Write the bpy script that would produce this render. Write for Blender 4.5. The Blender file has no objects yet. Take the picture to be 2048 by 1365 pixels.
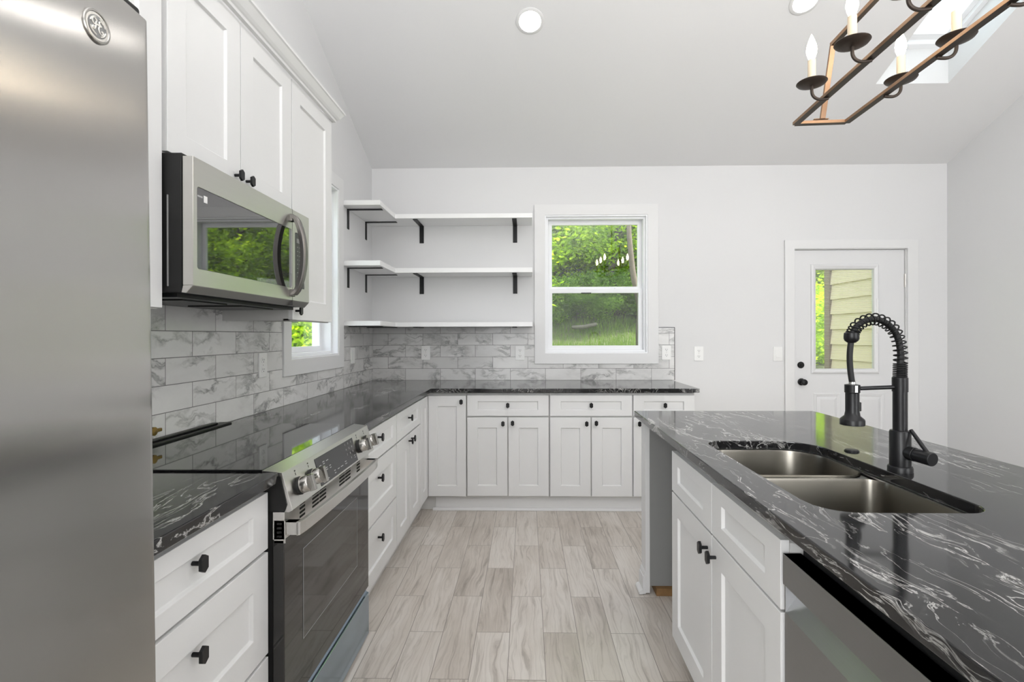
import bpy, bmesh, math, random
import numpy as np
from mathutils import Vector, Matrix
from mathutils.geometry import tessellate_polygon

SC = bpy.context.scene
COL = SC.collection
PI = math.pi

# ------------------------------------------------------------------ camera, sky, sun, lights, exposure
cam_d = bpy.data.cameras.new('camera')
cam_d.sensor_width = 36.0
cam_d.lens = 1013.9 / 2048 * 36.0
cam_d.shift_x = 0.5 - 1032.57 / 2048
cam_d.shift_y = (672.34 - 682.5) / 2048
cam_d.clip_start = 0.02
cam = bpy.data.objects.new('camera', cam_d)
COL.objects.link(cam)
cam.matrix_world = (Matrix.Translation((0, 0, 1.298)) @ Matrix.Rotation(0.0203, 4, 'Z')
                    @ Matrix.Rotation(PI / 2, 4, 'X') @ Matrix.Rotation(-0.0022, 4, 'Z'))
SC.camera = cam

SC.view_settings.view_transform = 'Standard'
SC.view_settings.look = 'None'
SC.view_settings.exposure = 0.04
SC.view_settings.gamma = 1.0
SC.view_settings.use_curve_mapping = False

world = bpy.data.worlds.new('sky')
SC.world = world
world.use_nodes = True
wn = world.node_tree
sky = wn.nodes.new('ShaderNodeTexSky')
sky.sky_type = 'NISHITA'
sky.sun_disc = False
sky.sun_elevation = math.radians(52)
sky.sun_rotation = math.radians(130)
sky.air_density = 1.0
sky.dust_density = 2.5
haze = wn.nodes.new('ShaderNodeMix')
haze.data_type = 'RGBA'
haze.inputs[0].default_value = 0.85
haze.inputs[7].default_value = (2.1, 2.3, 2.4, 1)
wn.links.new(sky.outputs[0], haze.inputs[6])
wn.links.new(haze.outputs[2], wn.nodes['Background'].inputs[0])
wn.nodes['Background'].inputs[1].default_value = 1.05

def lamp(kind, name, loc, power, aim=None, **kw):
    d = bpy.data.lights.new(name, kind)
    d.energy = power
    for k, v in kw.items():
        setattr(d, k, v)
    o = bpy.data.objects.new(name, d)
    COL.objects.link(o)
    o.location = loc
    if aim is not None:
        o.rotation_euler = (Vector(aim) - Vector(loc)).to_track_quat('-Z', 'Y').to_euler()
    return o

lamp('SUN', 'sun', (4, -0.8, 12), 15.0, (0, 0, 0), angle=math.radians(1.5), color=(1.0, 0.95, 0.86))
# added fill lamp behind the camera, facing the back wall; no glazing there
lamp('AREA', 'rear_fill', (-0.40, -3.85, 1.35), 26, (-0.30, 4, 2.2), shape='RECTANGLE', size=1.6, size_y=2.2, color=(0.97, 0.99, 1.0))
# unseen fill on the left, added to brighten the right wall; no window
lamp('AREA', 'left_fill', (-1.25, -1.9, 1.7), 150, (3.5, 0.9, 1.9), shape='RECTANGLE', size=2.6, size_y=1.6, color=(0.97, 0.99, 1.0))
# fill added on the right for the left tiles and cabinets; no door
lamp('AREA', 'right_fill', (3.5, -1.4, 1.5), 82, (-1.3, 1.6, 1.4), shape='RECTANGLE', size=1.8, size_y=2.0, color=(0.97, 0.99, 1.0))
# extra upward lamp out of view, added to even out the room light
lamp('AREA', 'ceiling_bounce_fill', (1.1, -1.3, 2.0), 165, (1.1, -1.2, 4.6), shape='RECTANGLE', size=1.2, size_y=1.2, color=(1.0, 0.99, 0.98))

# ------------------------------------------------------------------ materials
MAT = {}
class NT:
    """small node helper"""
    def __init__(self, name):
        self.m = bpy.data.materials.new(name)
        self.m.use_nodes = True
        self.t = self.m.node_tree
        self.b = self.t.nodes['Principled BSDF']
        self.out = self.t.nodes['Material Output']
    def n(self, typ, ins=None, **kw):
        nd = self.t.nodes.new(typ)
        for k, v in kw.items():
            setattr(nd, k, v)
        for k, v in (ins or {}).items():
            s = nd.inputs[k]
            if isinstance(v, bpy.types.NodeSocket):
                self.t.links.new(v, s)
            else:
                s.default_value = v
        return nd
    def math(self, op, a, b=0.0, c=0.0, clamp=False):
        nd = self.n('ShaderNodeMath', {0: a, 1: b, 2: c}, operation=op)
        nd.use_clamp = clamp
        return nd.outputs[0]
    def vmath(self, op, a, b):
        return self.n('ShaderNodeVectorMath', {0: a, 1: b}, operation=op).outputs[0]
    def mix(self, f, a, b):
        nd = self.n('ShaderNodeMix', data_type='RGBA')
        for i, v in ((0, f), (6, a), (7, b)):
            if isinstance(v, bpy.types.NodeSocket):
                self.t.links.new(v, nd.inputs[i])
            else:
                nd.inputs[i].default_value = v
        return nd.outputs[2]
    def ramp(self, f, stops):
        nd = self.n('ShaderNodeValToRGB', {0: f})
        e = nd.color_ramp.elements
        while len(e) < len(stops):
            e.new(0.5)
        for el, (p, c) in zip(e, stops):
            el.position = p
            el.color = c if len(c) == 4 else (*c, 1)
        return nd.outputs[0]
    def noise(self, vec, scale, detail=4, rough=0.5, dist=0.0):
        return self.n('ShaderNodeTexNoise', {'Vector': vec, 'Scale': scale, 'Detail': detail, 'Roughness': rough, 'Distortion': dist})
    def obj(self):
        return self.n('ShaderNodeTexCoord').outputs['Object']
    def mapping(self, v, loc=(0, 0, 0), rot=(0, 0, 0), scale=(1, 1, 1)):
        return self.n('ShaderNodeMapping', {'Vector': v, 'Location': loc, 'Rotation': rot, 'Scale': scale}).outputs[0]
    def set(self, **kw):
        for k, v in kw.items():
            s = self.b.inputs[k.replace('_', ' ')]
            if isinstance(v, bpy.types.NodeSocket):
                self.t.links.new(v, s)
            else:
                s.default_value = v
        return self
    def bump(self, h, strength=0.2, dist=0.01):
        nd = self.n('ShaderNodeBump', {'Height': h, 'Strength': strength, 'Distance': dist})
        self.t.links.new(nd.outputs[0], self.b.inputs['Normal'])

def plain(name, col, rough=0.5, metal=0.0, var=0.0, scale=30.0, bump=0.0, **kw):
    k = NT(name)
    c = (*col, 1)
    if var or bump:
        ns = k.noise(k.obj(), scale, 3)
    if var:
        c = k.mix(ns.outputs[0], tuple(x * (1 - var) for x in col) + (1,), tuple(min(1, x * (1 + var)) for x in col) + (1,))
    k.set(Base_Color=c, Roughness=rough, Metallic=metal, **kw)
    if bump:
        k.bump(ns.outputs[0], bump, 0.002)
    MAT[name] = k.m
    return k

plain('wall_paint', (0.70, 0.70, 0.704), 0.75, var=0.008, scale=160, bump=0.04)
plain('ceiling_paint', (0.74, 0.74, 0.745), 0.85, var=0.008, scale=120, bump=0.05)
plain('trim_paint', (0.725, 0.725, 0.725), 0.42, var=0.006)
plain('door_paint', (0.70, 0.70, 0.706), 0.40, var=0.006)
plain('cabinet_paint', (0.73, 0.73, 0.728), 0.38, var=0.008, scale=12)
plain('cabinet_side', (0.62, 0.615, 0.60), 0.5, var=0.01)
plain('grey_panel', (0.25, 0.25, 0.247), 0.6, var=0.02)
plain('shelf_white', (0.85, 0.85, 0.85), 0.35, var=0.006)
plain('black_metal', (0.013, 0.013, 0.014), 0.42, 0.6, var=0.1, scale=200)
plain('black_matte', (0.008, 0.008, 0.009), 0.34, 0.0, var=0.1)
MAT['black_matte'].node_tree.nodes['Principled BSDF'].inputs['Specular IOR Level'].default_value = 0.32
plain('black_plastic', (0.010, 0.010, 0.010), 0.5)
MAT['black_plastic'].node_tree.nodes['Principled BSDF'].inputs['Specular IOR Level'].default_value = 0.35
plain('white_plastic', (0.80, 0.80, 0.79), 0.3)
plain('slot_dark', (0.05, 0.05, 0.05), 0.6)
plain('vinyl', (0.84, 0.85, 0.87), 0.3)
plain('gap_grey', (0.25, 0.25, 0.25), 0.6)
plain('chrome', (0.75, 0.75, 0.74), 0.12, 1.0)
plain('hinge_metal', (0.55, 0.53, 0.5), 0.35, 1.0)
plain('brass', (0.32, 0.21, 0.07), 0.35, 1.0, var=0.3, scale=60)
plain('copper_bronze', (0.30, 0.185, 0.115), 0.42, 0.7, var=0.12, scale=40)
plain('dark_bronze', (0.055, 0.042, 0.034), 0.45, 0.6, var=0.15, scale=60)
plain('candle_sleeve', (0.74, 0.62, 0.46), 0.5, var=0.03)
plain('raw_wood', (0.22, 0.12, 0.045), 0.7, var=0.35, scale=25)
plain('legend_white', (0.5, 0.5, 0.5), 0.5)
plain('cavity_black', (0.004, 0.004, 0.004), 0.7)
plain('screen_metal', (0.25, 0.25, 0.25), 0.6)

def emission(name, col, strength):
    k = NT(name)
    k.set(Base_Color=(*col, 1), Emission_Color=(*col, 1), Emission_Strength=strength, Roughness=0.4)
    MAT[name] = k.m
emission('downlight_lens', (1.0, 0.97, 0.93), 36.0)
emission('bulb_glow', (1.0, 0.85, 0.64), 34.0)

def steel(name, base, rough, tangent, brush=(1, 1, 1), aniso=0.75, var=0.06):
    k = NT(name)
    v = k.mapping(k.obj(), scale=brush)
    ns = k.noise(v, 1.0, 3, 0.6)
    tan = k.n('ShaderNodeCombineXYZ', {0: tangent[0], 1: tangent[1], 2: tangent[2]}).outputs[0]
    col = k.mix(ns.outputs[0], tuple(x * (1 - var) for x in base) + (1,), tuple(x * (1 + var) for x in base) + (1,))
    r = k.math('MULTIPLY_ADD', ns.outputs[0], var * 1.2, rough - var * 0.6)
    k.set(Base_Color=col, Metallic=1.0, Roughness=r, Anisotropic=aniso, Tangent=tan)
    MAT[name] = k.m
steel('fridge_steel', (0.49, 0.478, 0.462), 0.20, (0, 1, 0), (700, 2, 2), 1.0, 0.015)
steel('range_steel', (0.66, 0.65, 0.63), 0.30, (0, 0, 1), (4, 600, 600), 0.7)
steel('micro_steel', (0.62, 0.61, 0.58), 0.30, (0, 0, 1), (4, 4, 700), 0.7)
steel('handle_steel', (0.22, 0.21, 0.20), 0.30, (0, 0, 1), (4, 4, 700), 0.5)
steel('knob_steel', (0.42, 0.41, 0.39), 0.22, (0, 0, 1), (4, 4, 700), 0.3)
steel('sink_rim', (0.75, 0.74, 0.71), 0.3, (0, 0, 1), (4, 4, 4), 0.0)
steel('dish_steel', (0.33, 0.332, 0.335), 0.36, (0, 0, 1), (4, 4, 700), 0.7)
steel('sink_steel', (0.24, 0.225, 0.195), 0.30, (0, 0, 1), (4, 4, 500), 0.7)
plain('film_steel', (0.27, 0.335, 0.41), 0.16, 0.85, var=0.04, scale=9)
plain('black_glass', (0.010, 0.010, 0.011), 0.035)
MAT['black_glass'].node_tree.nodes['Principled BSDF'].inputs['IOR'].default_value = 1.9
plain('oven_glass', (0.008, 0.0075, 0.007), 0.04)
MAT['oven_glass'].node_tree.nodes['Principled BSDF'].inputs['IOR'].default_value = 1.62
plain('oven_window', (0.030, 0.029, 0.028), 0.05)
MAT['oven_window'].node_tree.nodes['Principled BSDF'].inputs['IOR'].default_value = 1.62
plain('micro_window', (0.010, 0.010, 0.010), 0.02)
MAT['micro_window'].node_tree.nodes['Principled BSDF'].inputs['IOR'].default_value = 2.5
plain('display_black', (0.035, 0.035, 0.037), 0.30)

def glass(name, refl=1.45, tint=(1, 1, 1), haze=0.0):
    k = NT(name)
    tr = k.n('ShaderNodeBsdfTransparent', {'Color': (*tint, 1)})
    gl = k.n('ShaderNodeBsdfGlossy', {'Color': (1, 1, 1, 1), 'Roughness': 0.0})
    bf = k.n('ShaderNodeNewGeometry').outputs['Backfacing']       # rays pass straight through: same reflectance from both sides
    fr = k.n('ShaderNodeFresnel', {'IOR': k.math('MULTIPLY_ADD', bf, 1.0 / refl - refl, refl)})
    mx = k.n('ShaderNodeMixShader', {0: fr.outputs[0], 1: tr.outputs[0], 2: gl.outputs[0]})
    k.t.links.new(mx.outputs[0], k.out.inputs[0])
    MAT[name] = k.m
glass('window_glass')
glass('pale_glass', 1.45, (0.88, 0.95, 0.93))

k = NT('insect_screen')
tr = k.n('ShaderNodeBsdfTransparent', {'Color': (1, 1, 1, 1)})
df = k.n('ShaderNodeBsdfDiffuse', {'Color': (0.10, 0.11, 0.10, 1)})
mx = k.n('ShaderNodeMixShader', {0: 0.22, 1: tr.outputs[0], 2: df.outputs[0]})
k.t.links.new(mx.outputs[0], k.out.inputs[0])
MAT['insect_screen'] = k.m

# polished black granite with white streaks that run along the room (Y)
def granite(name, seed, amount, swirl=0.24):
    k = NT(name)
    o = k.mapping(k.obj(), loc=(seed, seed * 0.7, 0))
    warp = k.noise(k.mapping(o, scale=(1.0, 0.6, 1.0)), 2.6, 4, 0.55)
    w = k.n('ShaderNodeVectorMath', {0: warp.outputs[1], 1: (0.5, 0.5, 0.5)}, operation='SUBTRACT').outputs[0]
    wv = k.n('ShaderNodeVectorMath', {0: w, 3: swirl}, operation='SCALE').outputs[0]
    p = k.vmath('ADD', o, wv)
    s1 = k.mapping(p, scale=(11.0, 1.5, 11.0))
    n1 = k.noise(s1, 1.0, 7, 0.62, 1.2)
    v1 = k.math('ABSOLUTE', k.math('SUBTRACT', n1.outputs[0], 0.5))
    vein = k.ramp(v1, [(0.0, (0.8, 0.8, 0.8)), (0.006, (0.40, 0.40, 0.40)), (0.016, (0, 0, 0))])
    s2 = k.mapping(p, scale=(34.0, 4.5, 34.0), loc=(3.1, 0, 0))
    n2 = k.noise(s2, 1.0, 6, 0.7, 1.0)
    streak = k.ramp(n2.outputs[0], [(0.54, (0, 0, 0)), (0.70, (1, 1, 1))])
    big = k.noise(k.mapping(p, scale=(3.2, 1.2, 3.2), loc=(1.3, 4.0, 0)), 1.0, 3, 0.5)
    patch = k.ramp(big.outputs[0], [(0.60 - amount, (0, 0, 0)), (0.72 - amount, (1, 1, 1))])
    a = k.math('MULTIPLY', streak, patch)
    thin = k.math('MULTIPLY', vein, k.ramp(big.outputs[0], [(0.50 - amount, (0, 0, 0)), (0.66 - amount, (1, 1, 1))]))
    f = k.math('MAXIMUM', a, thin, clamp=True)
    fine = k.noise(o, 140.0, 2)
    dark = k.mix(fine.outputs[0], (0.006, 0.006, 0.007, 1), (0.022, 0.022, 0.023, 1))
    col = k.mix(f, dark, (0.62, 0.61, 0.59, 1))
    k.set(Base_Color=col, Roughness=0.085, IOR=1.58)
    MAT[name] = k.m
granite('granite_island', 2.15, 0.085)
granite('granite_counter', 7.4, 0.06)
granite('granite_short', 5.1, 0.06, 0.05)

# marble wall tiles, 30 x 10 cm, half bond; the first axis runs along the wall, the second up
def tile(name, axis, off_u, off_z, tone=1.0):
    k = NT(name)
    o = k.obj()
    sep = k.n('ShaderNodeSeparateXYZ', {0: o})
    u = sep.outputs[axis]
    uv = k.n('ShaderNodeCombineXYZ', {0: k.math('SUBTRACT', u, off_u), 1: k.math('SUBTRACT', sep.outputs[2], off_z), 2: 0.0}).outputs[0]
    br = k.n('ShaderNodeTexBrick', {'Vector': uv, 'Color1': (0, 0, 0, 1), 'Color2': (1, 1, 1, 1), 'Mortar': (0.5, 0.5, 0.5, 1),
                                    'Scale': 1.0, 'Mortar Size': 0.0016, 'Mortar Smooth': 0.1, 'Bias': 0.0,
                                    'Brick Width': 0.3045, 'Row Height': 0.1015}, offset=0.5, offset_frequency=2, squash=1.0)
    rnd = br.outputs['Color']
    jump = k.n('ShaderNodeVectorMath', {0: rnd, 3: 9.0}, operation='SCALE').outputs[0]
    p = k.vmath('ADD', uv, jump)
    warp = k.noise(p, 5.0, 4, 0.6)
    wv = k.n('ShaderNodeVectorMath', {0: warp.outputs[1], 3: 0.16}, operation='SCALE').outputs[0]
    q = k.mapping(k.vmath('ADD', p, wv), rot=(0, 0, 0.85), scale=(1.0, 3.2, 1.0))
    n1 = k.noise(q, 3.4, 6, 0.6, 0.4)
    v = k.math('ABSOLUTE', k.math('SUBTRACT', n1.outputs[0], 0.5))
    vein = k.ramp(v, [(0.0, (1, 1, 1)), (0.02, (0.55, 0.55, 0.55)), (0.075, (0, 0, 0))])
    gate = k.ramp(k.noise(p, 4.5, 2).outputs[0], [(0.40, (0, 0, 0)), (0.62, (1, 1, 1))])
    cloud = k.noise(q, 2.0, 5, 0.65)
    base = k.mix(cloud.outputs[0], (0.56 * tone, 0.555 * tone, 0.545 * tone, 1), (0.86 * tone, 0.855 * tone, 0.845 * tone, 1))
    rn2 = k.n('ShaderNodeSeparateXYZ', {0: rnd}).outputs[0]
    base = k.mix(k.math('MULTIPLY', rn2, 0.30), base, (0.47 * tone, 0.465 * tone, 0.46 * tone, 1))
    c = k.mix(k.math('MULTIPLY', k.math('MULTIPLY', vein, gate), 0.75), base, (0.15, 0.15, 0.148, 1))
    c = k.mix(br.outputs['Fac'], c, (0.17, 0.168, 0.165, 1))
    k.set(Base_Color=c, Roughness=k.math('MULTIPLY_ADD', br.outputs['Fac'], 0.4, 0.22))
    k.bump(k.math('SUBTRACT', 1.0, br.outputs['Fac']), 0.35, 0.002)
    MAT[name] = k.m
tile('marble_tile_side', 1, 2.006, 0.9138)
tile('marble_tile_back', 0, 0.011, 0.9138, 0.94)

# wood-look plank floor, planks 14.65 x 61.2 cm along the room
def floor_mat():
    k = NT('floor_planks')
    o = k.obj()
    sep = k.n('ShaderNodeSeparateXYZ', {0: o})
    uv = k.n('ShaderNodeCombineXYZ', {0: k.math('SUBTRACT', sep.outputs[1], 1.911 - 0.612 * 6), 1: k.math('SUBTRACT', sep.outputs[0], -0.2225 - 0.1465 * 20), 2: 0.0}).outputs[0]
    br = k.n('ShaderNodeTexBrick', {'Vector': uv, 'Color1': (0, 0, 0, 1), 'Color2': (1, 1, 1, 1), 'Mortar': (0.5, 0.5, 0.5, 1),
                                    'Scale': 1.0, 'Mortar Size': 0.0014, 'Mortar Smooth': 0.1, 'Bias': 0.0,
                                    'Brick Width': 0.612, 'Row Height': 0.1465}, offset=0.5, offset_frequency=2, squash=1.0)
    rnd = br.outputs['Color']
    jump = k.n('ShaderNodeVectorMath', {0: rnd, 3: 13.0}, operation='SCALE').outputs[0]
    p = k.vmath('ADD', uv, jump)
    warp = k.noise(k.mapping(p, scale=(1.2, 5.0, 1)), 2.2, 3, 0.5)
    wv = k.n('ShaderNodeVectorMath', {0: warp.outputs[1], 3: 0.10}, operation='SCALE').outputs[0]
    q = k.vmath('ADD', p, wv)
    g1 = k.noise(k.mapping(q, scale=(2.4, 46.0, 1)), 1.0, 6, 0.65, 0.5)
    wave = k.n('ShaderNodeTexWave', {'Vector': k.mapping(q, scale=(1.3, 11.0, 1)), 'Scale': 1.6, 'Distortion': 7.0, 'Detail': 3.0, 'Detail Scale': 1.2}, wave_type='BANDS', bands_direction='Y')
    cl = k.noise(k.mapping(p, scale=(1.5, 4.0, 1)), 2.0, 3, 0.5)
    r0 = k.n('ShaderNodeSeparateXYZ', {0: rnd}).outputs[0]
    tone = k.math('ADD', k.math('MULTIPLY_ADD', r0, 0.20, 0.07), k.math('ADD', k.math('MULTIPLY', cl.outputs[0], 0.42), k.math('MULTIPLY', g1.outputs[0], 0.34)))
    col = k.ramp(tone, [(0.28, (0.35, 0.302, 0.258)), (0.52, (0.56, 0.508, 0.455)), (0.78, (0.72, 0.68, 0.635))])
    dk = k.ramp(g1.outputs[0], [(0.33, (1, 1, 1)), (0.47, (0, 0, 0))])
    col = k.mix(k.math('MULTIPLY', dk, 0.36), col, (0.15, 0.118, 0.095, 1))
    wl = k.ramp(wave.outputs[1], [(0.0, (1, 1, 1)), (0.22, (0, 0, 0))])
    col = k.mix(k.math('MULTIPLY', wl, 0.13), col, (0.16, 0.13, 0.105, 1))
    col = k.mix(br.outputs['Fac'], col, (0.24, 0.215, 0.19, 1))
    k.set(Base_Color=col, Roughness=0.30)
    hb = k.math('ADD', k.math('MULTIPLY', g1.outputs[0], 0.25), k.math('SUBTRACT', 1.0, br.outputs['Fac']))
    k.bump(hb, 0.25, 0.002)
    MAT['floor_planks'] = k.m
floor_mat()

def leaf_mat(name, a, b):
    k = NT(name)
    ns = k.noise(k.obj(), 3.4, 5, 0.7)
    inf = k.n('ShaderNodeObjectInfo').outputs['Random']
    f = k.math('ADD', k.math('MULTIPLY_ADD', ns.outputs[0], 2.4, -0.70), k.math('MULTIPLY', inf, 0.25), clamp=True)
    col = k.mix(f, (*a, 1), (*b, 1))
    d = k.n('ShaderNodeBsdfDiffuse', {'Color': col})
    t = k.n('ShaderNodeBsdfTranslucent', {'Color': col})
    m1 = k.n('ShaderNodeMixShader', {0: 0.5, 1: d.outputs[0], 2: t.outputs[0]})
    k.t.links.new(m1.outputs[0], k.out.inputs[0])
    MAT[name] = k.m
leaf_mat('leaf_green', (0.06, 0.20, 0.006), (0.66, 0.88, 0.035))
leaf_mat('bush_green', (0.05, 0.16, 0.015), (0.36, 0.58, 0.08))
leaf_mat('grass_green', (0.09, 0.20, 0.035), (0.34, 0.50, 0.11))
plain('bark', (0.085, 0.065, 0.05), 0.9, var=0.5, scale=14, bump=0.6)
plain('trunk_bark', (0.13, 0.105, 0.082), 0.9, var=0.4, scale=14, bump=0.5)
plain('log_bark', (0.19, 0.175, 0.15), 0.9, var=0.4, scale=14, bump=0.5)
plain('soil', (0.11, 0.13, 0.06), 0.95, var=0.5, scale=3)
plain('forest_floor', (0.02, 0.05, 0.012), 0.95, var=0.6, scale=2)
plain('siding_paint', (0.74, 0.60, 0.44), 0.6, var=0.03, scale=8)
plain('post_brown', (0.20, 0.14, 0.105), 0.7, var=0.1)
plain('blind_white', (0.80, 0.79, 0.76), 0.5)

# ------------------------------------------------------------------ mesh helpers
class MB:
    def __init__(self):
        self.v, self.f, self.mi = [], [], []
    def add(self, vs, fs, mi=0):
        b = len(self.v)
        self.v += [tuple(v) for v in vs]
        self.f += [tuple(b + i for i in f) for f in fs]
        self.mi += [mi] * len(fs)
        return self
    def box(self, x0, y0, z0, x1, y1, z1, mi=0):
        x0, x1 = sorted((x0, x1)); y0, y1 = sorted((y0, y1)); z0, z1 = sorted((z0, z1))
        vs = [(x0, y0, z0), (x1, y0, z0), (x1, y1, z0), (x0, y1, z0), (x0, y0, z1), (x1, y0, z1), (x1, y1, z1), (x0, y1, z1)]
        return self.add(vs, [(3, 2, 1, 0), (4, 5, 6, 7), (0, 1, 5, 4), (1, 2, 6, 5), (2, 3, 7, 6), (3, 0, 4, 7)], mi)
    def sweep(self, pts, r, n=12, caps=True, mi=0, closed=False):
        P = [Vector(p) for p in pts]
        m = len(P)
        rr = r if isinstance(r, (list, tuple)) else [r] * m
        T = []
        for i in range(m):
            a = P[i - 1] if (i or closed) else P[i]
            b = P[(i + 1) % m] if (i < m - 1 or closed) else P[i]
            T.append((b - a).normalized())
        up = Vector((0, 0, 1)) if abs(T[0].z) < 0.9 else Vector((1, 0, 0))
        N = (up - T[0] * up.dot(T[0])).normalized()
        vs, fs = [], []
        for i in range(m):
            N = (N - T[i] * N.dot(T[i]))
            N = N.normalized() if N.length > 1e-6 else T[i].orthogonal().normalized()
            B = T[i].cross(N)
            for j in range(n):
                a = 2 * PI * j / n
                vs.append(P[i] + (N * math.cos(a) + B * math.sin(a)) * rr[i])
        for i in range(m if closed else m - 1):
            i2 = (i + 1) % m
            for j in range(n):
                j2 = (j + 1) % n
                fs.append((i * n + j, i * n + j2, i2 * n + j2, i2 * n + j))
        if caps and not closed:
            fs.append(tuple(reversed(range(n))))
            fs.append(tuple(range((m - 1) * n, m * n)))
        return self.add(vs, fs, mi)
    def cyl(self, p0, p1, r, n=24, mi=0):
        return self.sweep([p0, p1], r, n, True, mi)
    def lathe(self, prof, origin, axis='Z', n=28, mi=0):
        """prof: list of (radius, height) along the axis"""
        vs, fs = [], []
        O = Vector(origin)
        A = {'X': ((0, 1, 0), (0, 0, 1), (1, 0, 0)), 'Y': ((0, 0, 1), (1, 0, 0), (0, 1, 0)), 'Z': ((1, 0, 0), (0, 1, 0), (0, 0, 1))}[axis] if isinstance(axis, str) else axis
        U, V, W = (Vector(a) for a in A)
        for r, h in prof:
            for j in range(n):
                a = 2 * PI * j / n
                vs.append(O + (U * math.cos(a) + V * math.sin(a)) * r + W * h)
        for i in range(len(prof) - 1):
            for j in range(n):
                j2 = (j + 1) % n
                fs.append((i * n + j, i * n + j2, (i + 1) * n + j2, (i + 1) * n + j))
        if prof[0][0] > 1e-6:
            fs.append(tuple(reversed(range(n))))
        if prof[-1][0] > 1e-6:
            fs.append(tuple(range((len(prof) - 1) * n, len(prof) * n)))
        return self.add(vs, fs, mi)
    def prism(self, outer, d0, d1, holes=(), axis='Z', mi=0, walls=True):
        """polygon (with holes) in the plane across `axis`, extruded from d0 to d1"""
        loops = [list(outer)] + [list(h) for h in holes]
        flat = [p for l in loops for p in l]
        tris = tessellate_polygon([[Vector((p[0], p[1], 0)) for p in l] for l in loops])
        def put(p, d):
            return {'Z': (p[0], p[1], d), 'X': (d, p[0], p[1]), 'Y': (p[0], d, p[1])}[axis]
        n = len(flat)
        vs = [put(p, d0) for p in flat] + [put(p, d1) for p in flat]
        def area(t):
            a, b, c = (flat[i] for i in t)
            return (b[0] - a[0]) * (c[1] - a[1]) - (b[1] - a[1]) * (c[0] - a[0])
        fs = []
        for t in tris:
            if abs(area(t)) < 1e-12:
                continue
            t = tuple(t) if area(t) > 0 else tuple(reversed(t))
            if axis == 'Y':
                t = tuple(reversed(t))
            fs.append(tuple(reversed(t)))
            fs.append(tuple(i + n for i in t))
        if walls:
            b = 0
            for l in loops:
                m = len(l)
                for i in range(m):
                    j = (i + 1) % m
                    fs.append((b + i, b + j, b + j + n, b + i + n))
                b += m
        return self.add(vs, fs, mi)
    def build(self, name, mats, parent=None, bevel=0.0, seg=2, smooth=False, loc=None, rot=None):
        me = bpy.data.meshes.new(name)
        me.from_pydata(self.v, [], self.f)
        bm = bmesh.new(); bm.from_mesh(me)
        bmesh.ops.recalc_face_normals(bm, faces=bm.faces)
        bm.to_mesh(me); bm.free()
        mats = mats if isinstance(mats, (list, tuple)) else [mats]
        for m in mats:
            me.materials.append(MAT[m])
        me.polygons.foreach_set('material_index', self.mi)
        if smooth:
            me.polygons.foreach_set('use_smooth', [True] * len(me.polygons))
            me.set_sharp_from_angle(angle=math.radians(38))
        me.update()
        o = bpy.data.objects.new(name, me)
        COL.objects.link(o)
        if parent is not None:
            o.parent = parent
        if loc is not None:
            o.location = loc
        if rot is not None:
            o.rotation_euler = rot
        if bevel:
            b = o.modifiers.new('bevel', 'BEVEL')
            b.width = bevel; b.segments = seg; b.limit_method = 'ANGLE'; b.angle_limit = math.radians(40)
        return o

def tag(o, label=None, cat=None, group=None, kind=None):
    if label: o['label'] = label
    if cat: o['category'] = cat
    if group: o['group'] = group
    if kind: o['kind'] = kind
    return o
def thing(name, label, cat, loc=(0, 0, 0), rz=0.0, group=None, kind=None):
    o = bpy.data.objects.new(name, None)
    o.empty_display_size = 0.1
    COL.objects.link(o)
    o.location = loc
    o.rotation_euler = (0, 0, rz)
    return tag(o, label, cat, group, kind)
def copy_tree(o, parent=None):
    c = o.copy(); COL.objects.link(c)
    if parent is not None:
        c.parent = parent
    for ch in list(o.children):
        copy_tree(ch, c)
    return c
def rrect(x0, y0, x1, y1, r, n=6):
    r = r if isinstance(r, (list, tuple)) else [r] * 4        # corners in order x0y0, x1y0, x1y1, x0y1
    pts = []
    for (cx, cy, a0), q in zip(((x0, y0, PI), (x1, y0, 1.5 * PI), (x1, y1, 0), (x0, y1, 0.5 * PI)), r):
        sx = 1 if cx == x0 else -1
        sy = 1 if cy == y0 else -1
        ox, oy = cx + sx * q, cy + sy * q
        for i in range(n + 1):
            a = a0 + (PI / 2) * i / n
            pts.append((ox + q * math.cos(a), oy + q * math.sin(a)))
    return pts

# ------------------------------------------------------------------ room dimensions (metres, camera stands over the origin)
XW, XR, YB, YF = -1.349, 3.594, 4.405, -4.0
ZE, SL, YRIDGE = 2.763, 0.4167, -0.3
ZR = ZE + SL * (YB - YRIDGE)
def zceil(y):
    return ZE + SL * (YB - y) if y >= YRIDGE else ZR - SL * (YRIDGE - y)
ZFRONT = zceil(YF)
CT = 0.9138                                                    # worktop height
XD, YD = -0.728, 3.722                                         # cabinet door planes
T = 0.15

# ------------------------------------------------------------------ structure
o = MB().box(XW - T, YF - T, -0.1, XR + T, YB + T, 0).build('floor', 'floor_planks')
tag(o, 'grey-brown wood-look plank floor between the cabinets', 'floor', kind='structure')

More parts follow.
